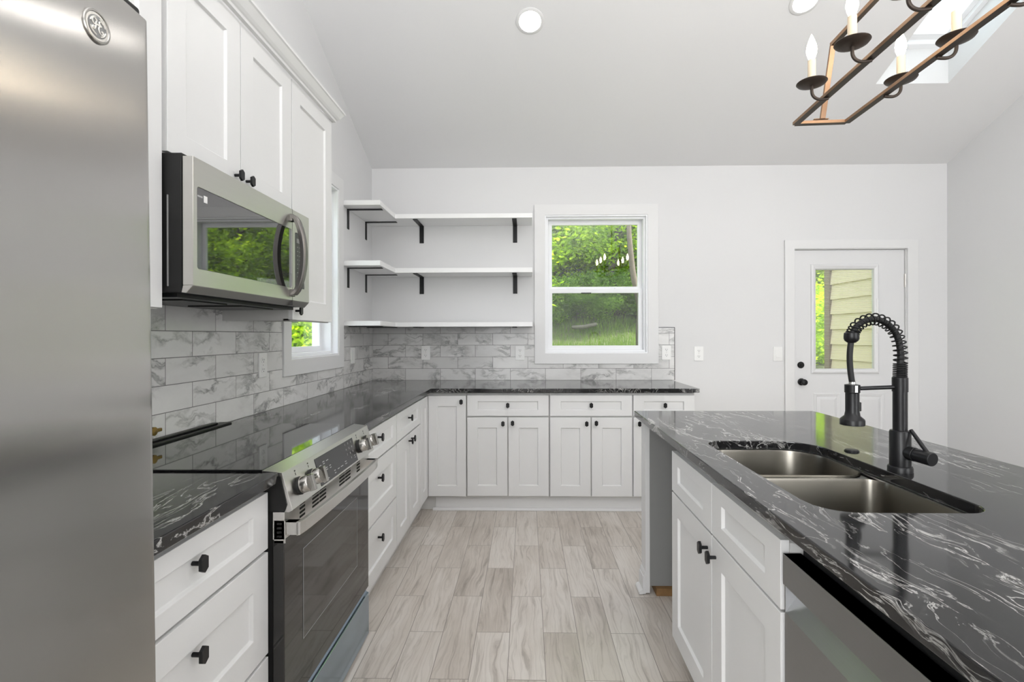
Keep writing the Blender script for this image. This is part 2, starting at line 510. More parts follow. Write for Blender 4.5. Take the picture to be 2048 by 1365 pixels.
WB = (0.16, 1.146, 1.045, 2.343)       # back window opening x0,z0,x1,z1
DB = (2.290, 0.0, 3.258, 2.048)        # door opening
o = MB().prism([(XW - T, 0), (DB[0], 0), (DB[0], DB[3]), (DB[2], DB[3]), (DB[2], 0), (XR + T, 0), (XR + T, ZE + 0.05), (XW - T, ZE + 0.05)], YB, YB + T,
               holes=[[(WB[0], WB[1]), (WB[2], WB[1]), (WB[2], WB[3]), (WB[0], WB[3])]], axis='Y').build('wall_back', 'wall_paint')
tag(o, 'white back wall with the window and the half-glazed door', 'wall', kind='structure')
WL = (2.846, 1.166, 3.577, 2.343)      # left window opening y0,z0,y1,z1
gable = [(YF - T, 0), (YB, 0), (YB, ZE), (YRIDGE, ZR), (YF - T, zceil(YF - T))]
o = MB().prism(gable, XW - T, XW, holes=[[(WL[0], WL[1]), (WL[2], WL[1]), (WL[2], WL[3]), (WL[0], WL[3])]], axis='X').build('wall_left', 'wall_paint')
tag(o, 'white left wall behind the wall cabinets and shelves', 'wall', kind='structure')
o = MB().prism(gable, XR, XR + T, axis='X').build('wall_right', 'wall_paint')
tag(o, 'plain white right wall', 'wall', kind='structure')
o = MB().box(XW - T, YF - T, 0, XR + T, YF, ZFRONT).build('wall_front', 'wall_paint')
tag(o, 'white wall behind the viewer', 'wall', kind='structure')

# sloped ceiling with the skylight shaft
SK = (2.478, 2.72, 2.984, 3.645)       # skylight opening x0,y0,x1,y1
mb = MB()
def slope_quad(x0, y0, x1, y1):
    mb.add([(x0, y0, zceil(y0)), (x1, y0, zceil(y0)), (x1, y1, zceil(y1)), (x0, y1, zceil(y1))], [(0, 1, 2, 3)])
    mb.add([(x0, y0, zceil(y0) + 0.3), (x1, y0, zceil(y0) + 0.3), (x1, y1, zceil(y1) + 0.3), (x0, y1, zceil(y1) + 0.3)], [(3, 2, 1, 0)])
slope_quad(XW - T, SK[3], XR + T, YB + T)
slope_quad(XW - T, SK[1], SK[0], SK[3])
slope_quad(SK[2], SK[1], XR + T, SK[3])
slope_quad(XW - T, YRIDGE, XR + T, SK[1])
slope_quad(XW - T, YF - T, XR + T, YRIDGE)
o = mb.build('ceiling', 'ceiling_paint')
tag(o, 'pale sloped ceiling rising towards the viewer', 'ceiling', kind='structure')
mb = MB()
h = 0.245
for (xa, ya), (xb, yb) in (((SK[0], SK[3]), (SK[2], SK[3])), ((SK[2], SK[3]), (SK[2], SK[1])), ((SK[2], SK[1]), (SK[0], SK[1])), ((SK[0], SK[1]), (SK[0], SK[3]))):
    mb.add([(xa, ya, zceil(ya)), (xb, yb, zceil(yb)), (xb, yb, zceil(yb) + h), (xa, ya, zceil(ya) + h)], [(0, 1, 2, 3)])
sky_w = mb.build('window_3', 'wall_paint')
tag(sky_w, 'skylight shaft in the sloped ceiling above the candle chandelier', 'skylight', kind='structure')
def slab_ring(name, inset0, inset1, z0, z1, mat):
    m = MB()
    a = (SK[0] + inset0, SK[1] + inset0, SK[2] - inset0, SK[3] - inset0)
    b = (SK[0] + inset1, SK[1] + inset1, SK[2] - inset1, SK[3] - inset1)
    for q0, q1, q2, q3 in ((a[0], a[1], a[2], b[1]), (a[0], b[3], a[2], a[3]), (a[0], b[1], b[0], b[3]), (b[2], b[1], a[2], b[3])):
        vs = []
        for zz in (z0, z1):
            vs += [(q0, q1, zceil(q1) + zz), (q2, q1, zceil(q1) + zz), (q2, q3, zceil(q3) + zz), (q0, q3, zceil(q3) + zz)]
        m.add(vs, [(0, 3, 2, 1), (4, 5, 6, 7), (0, 1, 5, 4), (1, 2, 6, 5), (2, 3, 7, 6), (3, 0, 4, 7)])
    return m.build(name, mat, sky_w)
slab_ring('frame', -0.04, 0.035, h, h + 0.05, 'vinyl')
slab_ring('sash', 0.03, 0.075, h + 0.03, h + 0.09, 'vinyl')
m = MB()
g = (SK[0] + 0.07, SK[1] + 0.07, SK[2] - 0.07, SK[3] - 0.07)
m.add([(g[0], g[1], zceil(g[1]) + h + 0.07), (g[2], g[1], zceil(g[1]) + h + 0.07), (g[2], g[3], zceil(g[3]) + h + 0.07), (g[0], g[3], zceil(g[3]) + h + 0.07)], [(0, 1, 2, 3)])
m.build('pane', 'pale_glass', sky_w)

# ------------------------------------------------------------------ windows
def casing_ring(x0, z0, x1, z1, w, d0, d1, axis='Y'):
    return MB().prism([(x0 - w, z0 - w), (x1 + w, z0 - w), (x1 + w, z1 + w), (x0 - w, z1 + w)], d0, d1,
                      holes=[[(x0, z0), (x1, z0), (x1, z1), (x0, z1)]], axis=axis)
def double_hung(name, label, W, H, jamb, screen=True):
    """window in local space: x across, z up from the sill of the opening, y outwards; wall face at y=0"""
    root = thing(name, label, 'window', kind='structure')
    casing_ring(0, 0, W, H, 0.091, -0.019, 0).build('casing', 'trim_paint', root, 0.0015)
    jm = casing_ring(0.012, 0.012, W - 0.012, H - 0.012, 0.012, -0.012, jamb)
    jm.build('jamb', 'vinyl', root)
    casing_ring(0.030, 0.030, W - 0.030, H - 0.030, 0.018, jamb * 0.35, jamb + 0.075).build('frame', 'vinyl', root, 0.001)
    zm = 0.445 * H
    s = 0.036
    up = casing_ring(0.030 + s, zm + 0.052, W - 0.030 - s, H - 0.030 - s, s, jamb + 0.038, jamb + 0.065).build('upper_sash', 'vinyl', root, 0.0015)
    MB().box(0.05, jamb + 0.050, zm + 0.04, W - 0.05, jamb + 0.054, H - 0.05).build('pane', 'window_glass', up)
    lo = casing_ring(0.030 + s, 0.030 + s, W - 0.030 - s, zm - 0.006, s, jamb + 0.005, jamb + 0.034).build('lower_sash', 'vinyl', root, 0.0015)
    MB().box(0.05, jamb + 0.018, 0.05, W - 0.05, jamb + 0.022, zm).build('pane', 'window_glass', lo)
    MB().box(W * 0.36, jamb + 0.002, zm - 0.012, W * 0.46, jamb + 0.005, zm - 0.002).build('lift_slot', 'slot_dark', lo)
    for q in (0.27, 0.73):
        MB().box(W * q - 0.03, jamb + 0.010, zm + 0.030, W * q + 0.03, jamb + 0.034, zm + 0.042).build('sash_lock', 'vinyl', lo, 0.002)
    if screen:
        MB().box(0.04, jamb + 0.085, 0.04, W - 0.04, jamb + 0.086, zm + 0.03).build('insect_screen', 'insect_screen', root)
    return root
w1 = double_hung('window_1', 'white double-hung window with green trees outside in the back wall', WB[2] - WB[0], WB[3] - WB[1], 0.045)
w1.location = (WB[0], YB, WB[1])
w2 = double_hung('window_2', 'white window half hidden behind the wall cabinet over the counter', WL[2] - WL[0], WL[3] - WL[1], 0.09, False)
w2.location = (XW, WL[0], WL[1])
w2.rotation_euler = (0, 0, PI / 2)

# ------------------------------------------------------------------ entry door
dr = thing('door_1', 'white half-glazed entry door with black knob and deadbolt', 'door', (2.304, YB + 0.012, 0.012), kind='structure')
DW, DH = 0.938, 2.020
GX0, GZ0, GX1, GZ1 = 0.172, 0.985, 0.690, 1.868
dm = MB()
dm.prism([(0, 0), (DW, 0), (DW, DH), (0, DH)], 0, 0.044, holes=[[(GX0, GZ0), (GX1, GZ0), (GX1, GZ1), (GX0, GZ1)]], axis='Y')
dm.build('slab', 'door_paint', dr, 0.002)
# moulded surround of the glass
m = MB()
def mould_ring(mb, x0, z0, x1, z1, prof):
    """prof: list of (inset, y); swept round the rectangle"""
    loops = []
    for ins, y in prof:
        loops.append([(x0 + ins, y, z0 + ins), (x1 - ins, y, z0 + ins), (x1 - ins, y, z1 - ins), (x0 + ins, y, z1 - ins)])
    vs = [v for l in loops for v in l]
    fs = []
    for i in range(len(loops) - 1):
        for j in range(4):
            j2 = (j + 1) % 4
            fs.append((i * 4 + j, i * 4 + j2, (i + 1) * 4 + j2, (i + 1) * 4 + j))
    mb.add(vs, fs)
mould_ring(m, GX0 - 0.030, GZ0 - 0.030, GX1 + 0.030, GZ1 + 0.030, [(0, 0), (0.003, -0.010), (0.016, -0.016), (0.028, -0.012), (0.040, -0.006), (0.044, 0.012)])
m.build('glass_surround', 'door_paint', dr, smooth=False)
m = MB(); m.box(GX0, 0.010, GZ0, GX1, 0.013, GZ1); m.box(GX0, 0.034, GZ0, GX1, 0.037, GZ1)
m.build('pane', 'window_glass', dr)
m = MB()
nsl = 74
for i in range(nsl):
    z = GZ0 + 0.018 + (GZ1 - GZ0 - 0.036) * i / (nsl - 1)
    m.add([(GX0 + 0.012, 0.0175, z + 0.0002), (GX1 - 0.012, 0.0175, z + 0.0002), (GX1 - 0.012, 0.0295, z - 0.0004), (GX0 + 0.012, 0.0295, z - 0.0004),
           (GX0 + 0.012, 0.0175, z + 0.0012), (GX1 - 0.012, 0.0175, z + 0.0012), (GX1 - 0.012, 0.0295, z + 0.0006), (GX0 + 0.012, 0.0295, z + 0.0006)],
          [(0, 1, 2, 3), (7, 6, 5, 4), (0, 4, 5, 1), (2, 6, 7, 3)])
bl = m.build('blind', 'blind_white', dr)
MB().box(GX0 + 0.01, 0.016, GZ1 - 0.016, GX1 - 0.01, 0.031, GZ1 - 0.002).build('head_rail', 'blind_white', bl)
m = MB(); m.box(GX1 - 0.005, -0.008, GZ0, GX1 + 0.002, 0.010, GZ1); m.box(GX0, -0.002, GZ0, GX0 + 0.006, 0.010, GZ1); m.box(GX0, -0.002, GZ1 - 0.006, GX1, 0.010, GZ1)
m.build('glazing_bead', 'door_paint', dr)
MB().box(GX1 + 0.004, -0.020, 1.30, GX1 + 0.014, -0.012, 1.60).build('blind_slider', 'white_plastic', dr, 0.002)
for x0, x1 in ((0.165, 0.395), (0.535, 0.765)):
    m = MB()
    mould_ring(m, x0, 0.20, x1, 0.788, [(0, 0.0005), (0.006, -0.006), (0.022, -0.004), (0.030, -0.0005), (0.055, -0.008), (0.056, -0.008)])
    m.box(x0 + 0.056, -0.0079, 0.256, x1 - 0.056, 0, 0.732)
    m.build('raised_panel', 'door_paint', dr)
kn = MB().lathe([(0.030, 0), (0.031, -0.006), (0.024, -0.010), (0.011, -0.012), (0.011, -0.030), (0.022, -0.038), (0.027, -0.050), (0.024, -0.062), (0.012, -0.068), (0, -0.069)], (0.060, 0, 0.885), 'Y')
kn.build('door_knob', 'black_metal', dr, smooth=True)
MB().lathe([(0.028, 0), (0.028, -0.008), (0.022, -0.014), (0.010, -0.015), (0.009, -0.022), (0, -0.022)], (0.056, 0, 1.030), 'Y').build('deadbolt', 'black_metal', dr, smooth=True)
for z in (0.25, 1.00, 1.753):
    m = MB(); m.box(DW - 0.004, -0.003, z - 0.055, DW + 0.014, 0, z + 0.055); m.cyl((DW + 0.003, -0.006, z - 0.058), (DW + 0.003, -0.006, z + 0.058), 0.006, 12)
    m.build('hinge', 'hinge_metal', dr, smooth=True)
m = MB()
w = 0.089
m.prism([(2.304 - w, 0), (2.304 - 0.008, 0), (2.304 - 0.008, 2.040), (3.250, 2.040), (3.250, 0), (3.250 + w, 0), (3.250 + w, 2.040 + 0.075), (2.304 - w, 2.040 + 0.075)], YB - 0.019, YB - 0.0005, axis='Y')
o = m.build('trim_1', 'trim_paint', None, 0.0015); tag(o, 'flat white casing around the entry door', 'door trim', kind='structure')
m = MB()
m.box(2.291, YB, 0, 2.303, YB + T, 2.047); m.box(3.245, YB, 0, 3.257, YB + T, 2.047); m.box(2.291, YB, 2.035, 3.257, YB + T, 2.047); m.box(2.303, YB + 0.0, 0, 3.245, YB + T, 0.011)
o = m.build('trim_2', 'trim_paint'); tag(o, 'white door jamb and threshold', 'door jamb', kind='structure')
m = MB(); m.box(1.30, YB - 0.014, 0, 2.214, YB, 0.10); m.box(3.34, YB - 0.014, 0, XR, YB, 0.10)
o = m.build('baseboard_back', 'trim_paint', None, 0.002); tag(o, 'white baseboard along the back wall', 'baseboard', kind='structure')
o = MB().box(XR - 0.014, YF, 0, XR, YB - 0.015, 0.10).build('baseboard_right', 'trim_paint', None, 0.002); tag(o, 'white baseboard along the right wall', 'baseboard', kind='structure')

# ------------------------------------------------------------------ backsplash
TT = 0.009
bs = [(0.55, CT), (YB - TT, CT), (YB - TT, 1.372), (WL[2] + 0.092, 1.372), (WL[2] + 0.092, WL[1] - 0.092), (WL[0] - 0.092, WL[1] - 0.092), (WL[0] - 0.092, 1.46), (0.55, 1.46)]
o = MB().prism(bs, XW + 0.0005, XW + TT, axis='X').build('backsplash', 'marble_tile_side')
tag(o, 'grey marble subway tile backsplash along the left wall behind the range', 'backsplash')
XTE = 1.273
bb = [(XW + TT + 0.0005, CT), (XTE, CT), (XTE, 1.366), (WB[2] + 0.092, 1.366), (WB[2] + 0.092, WB[1] - 0.092), (WB[0] - 0.092, WB[1] - 0.092), (WB[0] - 0.092, 1.372), (XW + TT + 0.0005, 1.372)]
o = MB().prism(bb, YB - TT, YB - 0.0005, axis='Y').build('backsplash', 'marble_tile_back')
tag(o, 'grey marble subway tile backsplash on the back wall below the window', 'backsplash')
m = MB(); m.box(XTE, YB - 0.011, CT, XTE + 0.004, YB - 0.0005, 1.370); m.box(WB[2] + 0.092, YB - 0.011, 1.366, XTE, YB - 0.0005, 1.370)
o = m.build('tile_trim', 'black_metal'); tag(o, 'thin black metal edge strip finishing the back wall tiles', 'edge trim')

# ------------------------------------------------------------------ cabinets
def knob_mesh():
    m = MB()
    m.lathe([(0.0055, -0.0225), (0.0052, -0.010), (0.0052, 0.0), (0.0, 0.0)][::-1], (0, 0, 0), 'Y', 14)
    hx = [(0, -0.0205), (0.0122, -0.0125), (0.0122, 0.0125), (0, 0.0205), (-0.0122, 0.0125), (-0.0122, -0.0125)]
    m.prism(hx, -0.030, -0.0215, axis='Y')
    return m
_kn = None
def add_knob(parent, x, z):
    global _kn
    if _kn is None:
        _kn = knob_mesh().build('knob', 'black_matte', parent, 0.0012, smooth=True)
        k_ = _kn
    else:
        k_ = _kn.copy(); COL.objects.link(k_); k_.parent = parent
    k_.location = (x, 0.0, z)
    return k_
def shaker(name, parent, x0, z0, x1, z1, sw=0.077, rt=0.077, rb=0.077, th=0.0195, knob=None, mat='cabinet_paint'):
    """shaker front in the cabinet's local frame: front face at y=0, recessed flat panel"""
    m = MB()
    a = (x0 + sw, z0 + rb, x1 - sw, z1 - rt)
    s, d = 0.0045, 0.0095
    b = (a[0] + s, a[1] + s, a[2] - s, a[3] - s)
    R = lambda q, y: [(q[0], y, q[1]), (q[2], y, q[1]), (q[2], y, q[3]), (q[0], y, q[3])]
    vs = R((x0, z0, x1, z1), 0) + R(a, 0) + R(b, d) + R((x0, z0, x1, z1), th)
    fs = []
    for j in range(4):
        j2 = (j + 1) % 4
        fs += [(j, j2, 4 + j2, 4 + j), (4 + j, 4 + j2, 8 + j2, 8 + j), (j, 12 + j, 12 + j2, j2)]
    fs += [(8, 9, 10, 11), (12, 15, 14, 13)]
    m.add(vs, fs)
    o = m.build(name, mat, parent, 0.0012)
    if knob:
        kx, kz = knob
        add_knob(o, kx, kz)
        inside = a[0] < kx < a[2] and a[1] < kz < a[3]
        if inside:
            o.children[-1].location.y = d
    return o
def carcass(parent, w, depth, z0=0.105, z1=0.876, toe=0.045, kick=True, mat='cabinet_side', name='body'):
    m = MB()
    m.box(0, 0.020, z0, w, depth, z1)
    if kick:
        m.box(0, 0.020 + toe, 0.0, w, depth, z0)
    return m.build(name, mat, parent)
LEFT = PI / 2
RIGHT = -PI / 2

# left run (faces the aisle): local x = room Y
def left_cab(y0, label, group=None):
    return thing('base_cabinet', label, 'cabinet', (XD, y0, 0), LEFT, group)
def drawer_bank(c, w, kx):
    dz = ((0.702, 0.860, 0.045, 0.045, 0.798), (0.408, 0.692, 0.077, 0.077, 0.597), (0.118, 0.398, 0.077, 0.077, 0.302))
    for z0, z1, rt, rb, kz in dz:
        shaker('drawer', c, 0.006, z0, w - 0.006, z1, 0.077, rt, rb, knob=(kx, kz))
c = left_cab(0.800, 'white three-drawer base cabinet between the refrigerator and the range')
carcass(c, 0.617, 0.62); drawer_bank(c, 0.617, 0.302)
c = left_cab(2.190, 'white three-drawer base cabinet on the far side of the range')
carcass(c, 0.633, 0.62); drawer_bank(c, 0.633, 0.305)
c = left_cab(2.825, 'white base cabinet with one drawer over two doors next to the inside corner')
carcass(c, 0.632, 0.62)
shaker('drawer', c, 0.004, 0.702, 0.628, 0.860, 0.077, 0.045, 0.045, knob=(0.316, 0.790))
shaker('door', c, 0.004, 0.118, 0.313, 0.692, knob=(0.285, 0.652))
shaker('door', c, 0.319, 0.118, 0.628, 0.692, knob=(0.352, 0.655))
# inside corner
c = thing('corner_cabinet', 'white corner base cabinet with a folding two-leaf door', 'cabinet', (XD, YD, 0))
m = MB()
m.prism([(XW - XD + 0.002, -0.262), (-0.020, -0.262), (-0.020, 0.020), (0.283, 0.020), (0.283, YB - YD - 0.002), (XW - XD + 0.002, YB - YD - 0.002)], 0.105, 0.876)
m.prism([(XW - XD + 0.002, -0.262), (-0.065, -0.262), (-0.065, 0.065), (0.283, 0.065), (0.283, YB - YD - 0.002), (XW - XD + 0.002, YB - YD - 0.002)], 0.0, 0.105)
m.build('body', 'cabinet_side', c)
shaker('door', c, 0.002, 0.118, 0.280, 0.858, 0.068, 0.077, 0.077, knob=(0.248, 0.815))
o = shaker('door', c, 0.0, 0.118, 0.258, 0.858, 0.075, 0.077, 0.077)
o.location = (0.0, -0.260, 0); o.rotation_euler = (0, 0, LEFT)

def back_cab(x0, label):
    return thing('base_cabinet', label, 'cabinet', (x0, YD, 0), 0)
for x0, w, lb in ((-0.443, 0.608, 'white back-wall base cabinet right beside the inside corner'),
                  (0.167, 0.608, 'white back-wall base cabinet under the window, centre of three')):
    c = back_cab(x0, lb)
    carcass(c, w, 0.68)
    shaker('drawer', c, 0.005, 0.710, w - 0.005, 0.862, 0.077, 0.045, 0.042, knob=(w / 2, 0.789))
    shaker('door', c, 0.005, 0.121, w / 2 - 0.004, 0.699, knob=(w / 2 - 0.035, 0.656))
    shaker('door', c, w / 2 + 0.004, 0.121, w - 0.005, 0.699, knob=(w / 2 + 0.035, 0.660))
c = back_cab(0.776, 'white back-wall base cabinet at the open counter end, partly hidden by the island')
carcass(c, 0.452, 0.68)
shaker('drawer', c, 0.004, 0.710, 0.448, 0.862, 0.077, 0.045, 0.042, knob=(0.232, 0.789))
shaker('door', c, 0.004, 0.121, 0.448, 0.699, knob=(0.044, 0.656))
m = MB()
m.box(-0.68, YD + 0.0515, 0.0, 1.228, YD + 0.0645, 0.100)
m.sweep([(-0.70, YD + 0.0505, 0.004), (1.228, YD + 0.0505, 0.004)], 0.016, 12)
o = m.build('baseboard_cabinets', 'trim_paint', smooth=True); tag(o, 'white toe kick board with quarter round under the back cabinets', 'baseboard', kind='structure')

# ------------------------------------------------------------------ worktops
m = MB()
m.prism([(XW + TT + 0.001, 2.185), (XD + 0.027, 2.185), (XD + 0.027, YD - 0.027), (1.252, YD - 0.027), (1.252, YB - TT - 0.001), (XW + TT + 0.001, YB - TT - 0.001)], 0.8835, CT)
o = m.build('countertop', 'granite_counter', None, 0.003, 3); tag(o, 'L-shaped black granite countertop with white veins along the left and back walls', 'countertop')
m = MB(); m.box(XW + TT + 0.001, 0.795, 0.8835, XD + 0.027, 1.4165, CT)
o = m.build('countertop', 'granite_short', None, 0.003, 3); tag(o, 'short black granite countertop piece between refrigerator and range', 'countertop')

# island top with the sink cut-out
ICT, IPSI = 0.908, 0.0117
def xi(y): return 0.578 - IPSI * (YB - y)
def xir(y): return 1.497 - IPSI * (YB - y)
IY0, IY1 = -0.35, 2.645
SINK = (0.652, 1.130, 1.033, 1.890)
cut = rrect(*SINK, [0.085, 0.06, 0.13, 0.07], 8)
m = MB().prism([(xi(IY0), IY0), (xir(IY0), IY0), (xir(IY1), IY1), (xi(IY1), IY1)], ICT - 0.030, ICT, holes=[cut])
o = m.build('island_countertop', 'granite_island', None, 0.003, 3); tag(o, 'polished black granite island countertop with white streaks and sink cut-out', 'countertop')

# ------------------------------------------------------------------ sink
sk = thing('kitchen_sink', 'undermount double-bowl stainless steel sink in the island', 'sink', (0.842, 1.51, 0.66))
def loc(x, y, z): return (x - 0.842, y - 1.51, z - 0.66)
bowls = [(0.662, 1.140, 1.026, 1.507, [0.085, 0.055, 0.05, 0.05]), (0.662, 1.545, 1.026, 1.880, [0.05, 0.05, 0.12, 0.06])]
P0 = lambda pts: [(p[0] - 0.842, p[1] - 1.51) for p in pts]
rim = MB()
rim.prism(P0(rrect(0.640, 1.105, 1.055, 1.915, 0.06)), 0.2135, 0.2165, holes=[P0(rrect(0.662, 1.140, 1.026, 1.880, [0.085, 0.055, 0.12, 0.06]))])
(n0, n1, n2, n3, nr), (f0, f1, f2, f3, fr_) = bowls
near_top = [p for p in rrect(n0, n1, n2, n3, nr) if p[1] >= n3 - 0.0501][::-1]
far_bot = [p for p in rrect(f0, f1, f2, f3, fr_) if p[1] <= f1 + 0.0501][::-1]
rim.prism(P0(near_top + far_bot), 0.2045, 0.2085)
rim.build('rim', 'sink_rim', sk)
for a, b, c_, d, r in bowls:
    m = MB()
    loops = []
    for ins, z in ((0, 0.2165), (0.002, 0.208), (0.006, 0.10), (0.010, 0.045), (0.020, 0.022), (0.045, 0.012), (0.12, 0.008)):
        rr = [max(0.02, q - ins * 0.4) for q in r]
        loops.append([(p[0] - 0.842, p[1] - 1.51, z) for p in rrect(a + ins, b + ins, c_ - ins, d - ins, rr)])
    n = len(loops[0])
    vs = [v for l in loops for v in l]
    fs = [(i * n + j, i * n + (j + 1) % n, (i + 1) * n + (j + 1) % n, (i + 1) * n + j) for i in range(len(loops) - 1) for j in range(n)]
    fs.append(tuple(range((len(loops) - 1) * n, len(loops) * n)))
    m.add(vs, fs)
    bo = m.build('bowl', 'sink_steel', sk, smooth=True)
    MB().lathe([(0.045, 0.012), (0.045, 0.010), (0.036, 0.009), (0.030, 0.0085), (0, 0.0085)], ((a + c_) / 2 - 0.842, (b + d) / 2 - 1.51, 0.002), 'Z').build('drain', 'chrome', bo, smooth=True)

# ------------------------------------------------------------------ faucet
FX, FY = 1.069, 1.474
fa = thing('kitchen_faucet', 'tall black pull-down kitchen faucet with spring coil neck beside the sink', 'faucet', (FX, FY, ICT))
L = lambda x, z, y=FY: (x - FX, y - FY, z - ICT)
MB().lathe([(0.031, 0), (0.031, 0.012), (0.029, 0.016), (0.0265, 0.017)], (0, 0, 0)).build('base_ring', 'black_matte', fa, smooth=True)
MB().lathe([(0.0262, 0.0165), (0.0262, 0.112), (0.024, 0.117), (0.018, 0.118)], (0, 0, 0)).build('body', 'black_matte', fa, smooth=True)
MB().lathe([(0.0178, 0.112), (0.0178, 0.268)], (0, 0, 0)).build('pole', 'black_matte', fa, smooth=True)
m = MB().lathe([(0.0195, 0.228), (0.0195, 0.268), (0.017, 0.270)], (0, 0, 0))
m.build('collar', 'black_matte', fa, smooth=True)
arch = [(1.069, 1.176), (1.070, 1.216), (1.071, 1.238), (1.069, 1.264), (1.063, 1.290), (1.051, 1.313), (1.029, 1.333), (0.999, 1.344), (0.968, 1.338), (0.946, 1.322), (0.934, 1.300)]
def smooth_path(pts, n):
    P = [Vector(p) for p in pts]
    out = []
    for i in range(len(P) - 1):
        p0, p1, p2, p3 = P[max(i - 1, 0)], P[i], P[i + 1], P[min(i + 2, len(P) - 1)]
        for k_ in range(n):
            t = k_ / n
            out.append(0.5 * ((2 * p1) + (p2 - p0) * t + (2 * p0 - 5 * p1 + 4 * p2 - p3) * t * t + (3 * p1 - p0 - 3 * p2 + p3) * t ** 3))
    out.append(P[-1])
    return out
path = smooth_path([L(*p) for p in arch], 8)
MB().sweep(path, 0.0085, 12).build('inner_hose', 'black_plastic', fa, smooth=True)
# spring: tight turns above the collar, then open turns over the arch
def coil(path, r, turns_fn, wire, per=14):
    seg = [0.0]
    for i in range(1, len(path)):
        seg.append(seg[-1] + (path[i] - path[i - 1]).length)
    tot = seg[-1]
    N = 900
    pts, ang = [], 0.0
    for k_ in range(N + 1):
        s = tot * k_ / N
        i = max(j for j in range(len(seg)) if seg[j] <= s + 1e-9)
        i = min(i, len(path) - 2)
        f = (s - seg[i]) / (seg[i + 1] - seg[i])
        p = path[i].lerp(path[i + 1], f)
        t = (path[i + 1] - path[i]).normalized()
        B = Vector((0, 1, 0))
        Nn = B.cross(t).normalized()
        ang += 2 * PI * (tot / N) / turns_fn(s)
        pts.append(p + (Nn * math.cos(ang) + B * math.sin(ang)) * r(s))
    return pts
sp = coil(path, lambda s: 0.0160, lambda s: 0.0052 if s < 0.040 else (0.0145 if s < 0.265 else 0.0075), 0.0018)
MB().sweep(sp, 0.0021, 7).build('spring_coil', 'black_metal', fa, smooth=True)
m = MB().lathe([(0.012, 0.012), (0.0185, 0.008), (0.0195, 0), (0.0195, -0.008), (0.017, -0.014), (0.011, -0.019), (0.0088, -0.020)], L(0.932, 1.296), 'Z')
m.build('hose_ferrule', 'black_matte', fa, smooth=True)
hose = smooth_path([L(0.931, 1.283), L(0.927, 1.240), L(0.929, 1.195), L(0.934, 1.160)], 6)
MB().sweep(hose, 0.0078, 12).build('spray_hose', 'black_plastic', fa, smooth=True)
sh = MB().lathe([(0.010, 0.118), (0.0195, 0.116), (0.0195, 0.094), (0.0175, 0.092), (0.0175, 0.040), (0.020, 0.027), (0.030, 0.018), (0.0315, 0.015), (0.0315, 0.001), (0.029, 0.0), (0, 0.002)], L(0.934, 1.040)).build('spray_head', 'black_matte', fa, smooth=True)
m = MB().box(-0.005, -0.0212, 0.096, 0.002, -0.0185, 0.1145)
m.build('chrome_window', 'chrome', sh, loc=L(0.934, 1.040))
MB().lathe([(0.0088, 0.124), (0.0088, 0.117)], L(0.934, 1.040)).build('chrome_neck', 'chrome', sh, smooth=True)
m = MB(); m.box(0.0165, -0.006, 0.040, 0.023, 0.006, 0.066)
m.build('trigger', 'black_plastic', sh, 0.002, loc=L(0.934, 1.040))
MB().sweep([L(0.950, 1.145), L(1.055, 1.149)], 0.0058, 12).build('support_arm', 'black_matte', fa, smooth=True)
v0, v1 = Vector(L(1.075, 0.966, FY - 0.010)), Vector(L(1.092, 0.962, FY - 0.088))
m = MB(); m.sweep([v0, v0.lerp(v1, 0.40)], 0.0195, 24); m.sweep([v0.lerp(v1, 0.41), v1], 0.0185, 24)
m.build('valve', 'black_matte', fa, 0.0015, smooth=True)
m = MB()
a0, a1 = v0.lerp(v1, 0.78) + Vector((0.002, 0, 0.015)), Vector(L(1.083, 1.030, FY - 0.022))
m.sweep([a0, a0.lerp(a1, 0.5), a1], [0.0055, 0.0055, 0.005], 10)
m.build('lever', 'black_matte', fa, smooth=True)
hc = MB().lathe([(0.022, 0), (0.022, 0.003), (0.019, 0.006), (0.0, 0.007)], (0, 0, 0)).build('sink_hole_cover', 'black_metal', loc=(1.091, 1.725, ICT), smooth=True)
tag(hc, 'small round black hole cover on the island top behind the sink', 'hole cover')

# ------------------------------------------------------------------ island base
XIF = 0.568
def isl_x(y): return XIF - IPSI * (1.57 - y)
c = thing('island_cabinet', 'white island sink cabinet with two false drawers over two doors', 'cabinet', (isl_x(2.020), 2.020, 0), RIGHT - IPSI)
W_ = 0.885
m = MB()
zt_ = ICT - 0.031
m.box(0, 0.020, 0.105, 0.018, 0.60, zt_); m.box(W_ - 0.018, 0.020, 0.105, W_, 0.60, zt_); m.box(0, 0.020, 0.105, W_, 0.60, 0.123); m.box(0, 0.585, 0.105, W_, 0.60, zt_)
m.box(0, 0.020, 0.660, W_, 0.039, 0.700); m.box(0, 0.020, zt_ - 0.040, W_, 0.039, zt_); m.box(W_ / 2 - 0.02, 0.020, 0.105, W_ / 2 + 0.02, 0.039, zt_)
m.box(0.018, 0.020, 0.123, 0.04, 0.039, zt_); m.box(W_ - 0.04, 0.020, 0.123, W_ - 0.018, 0.039, zt_)
m.box(0, 0.065, 0, W_, 0.60, 0.105)
m.build('body', 'cabinet_side', c)
shaker('false_drawer', c, 0.003, 0.688, 0.446, 0.843, 0.077, 0.045, 0.045)
shaker('false_drawer', c, 0.450, 0.688, W_ - 0.003, 0.843, 0.077, 0.045, 0.045)
shaker('door', c, 0.003, 0.112, 0.446, 0.681, knob=(0.412, 0.630))
shaker('door', c, 0.450, 0.112, W_ - 0.003, 0.681, knob=(0.484, 0.630))
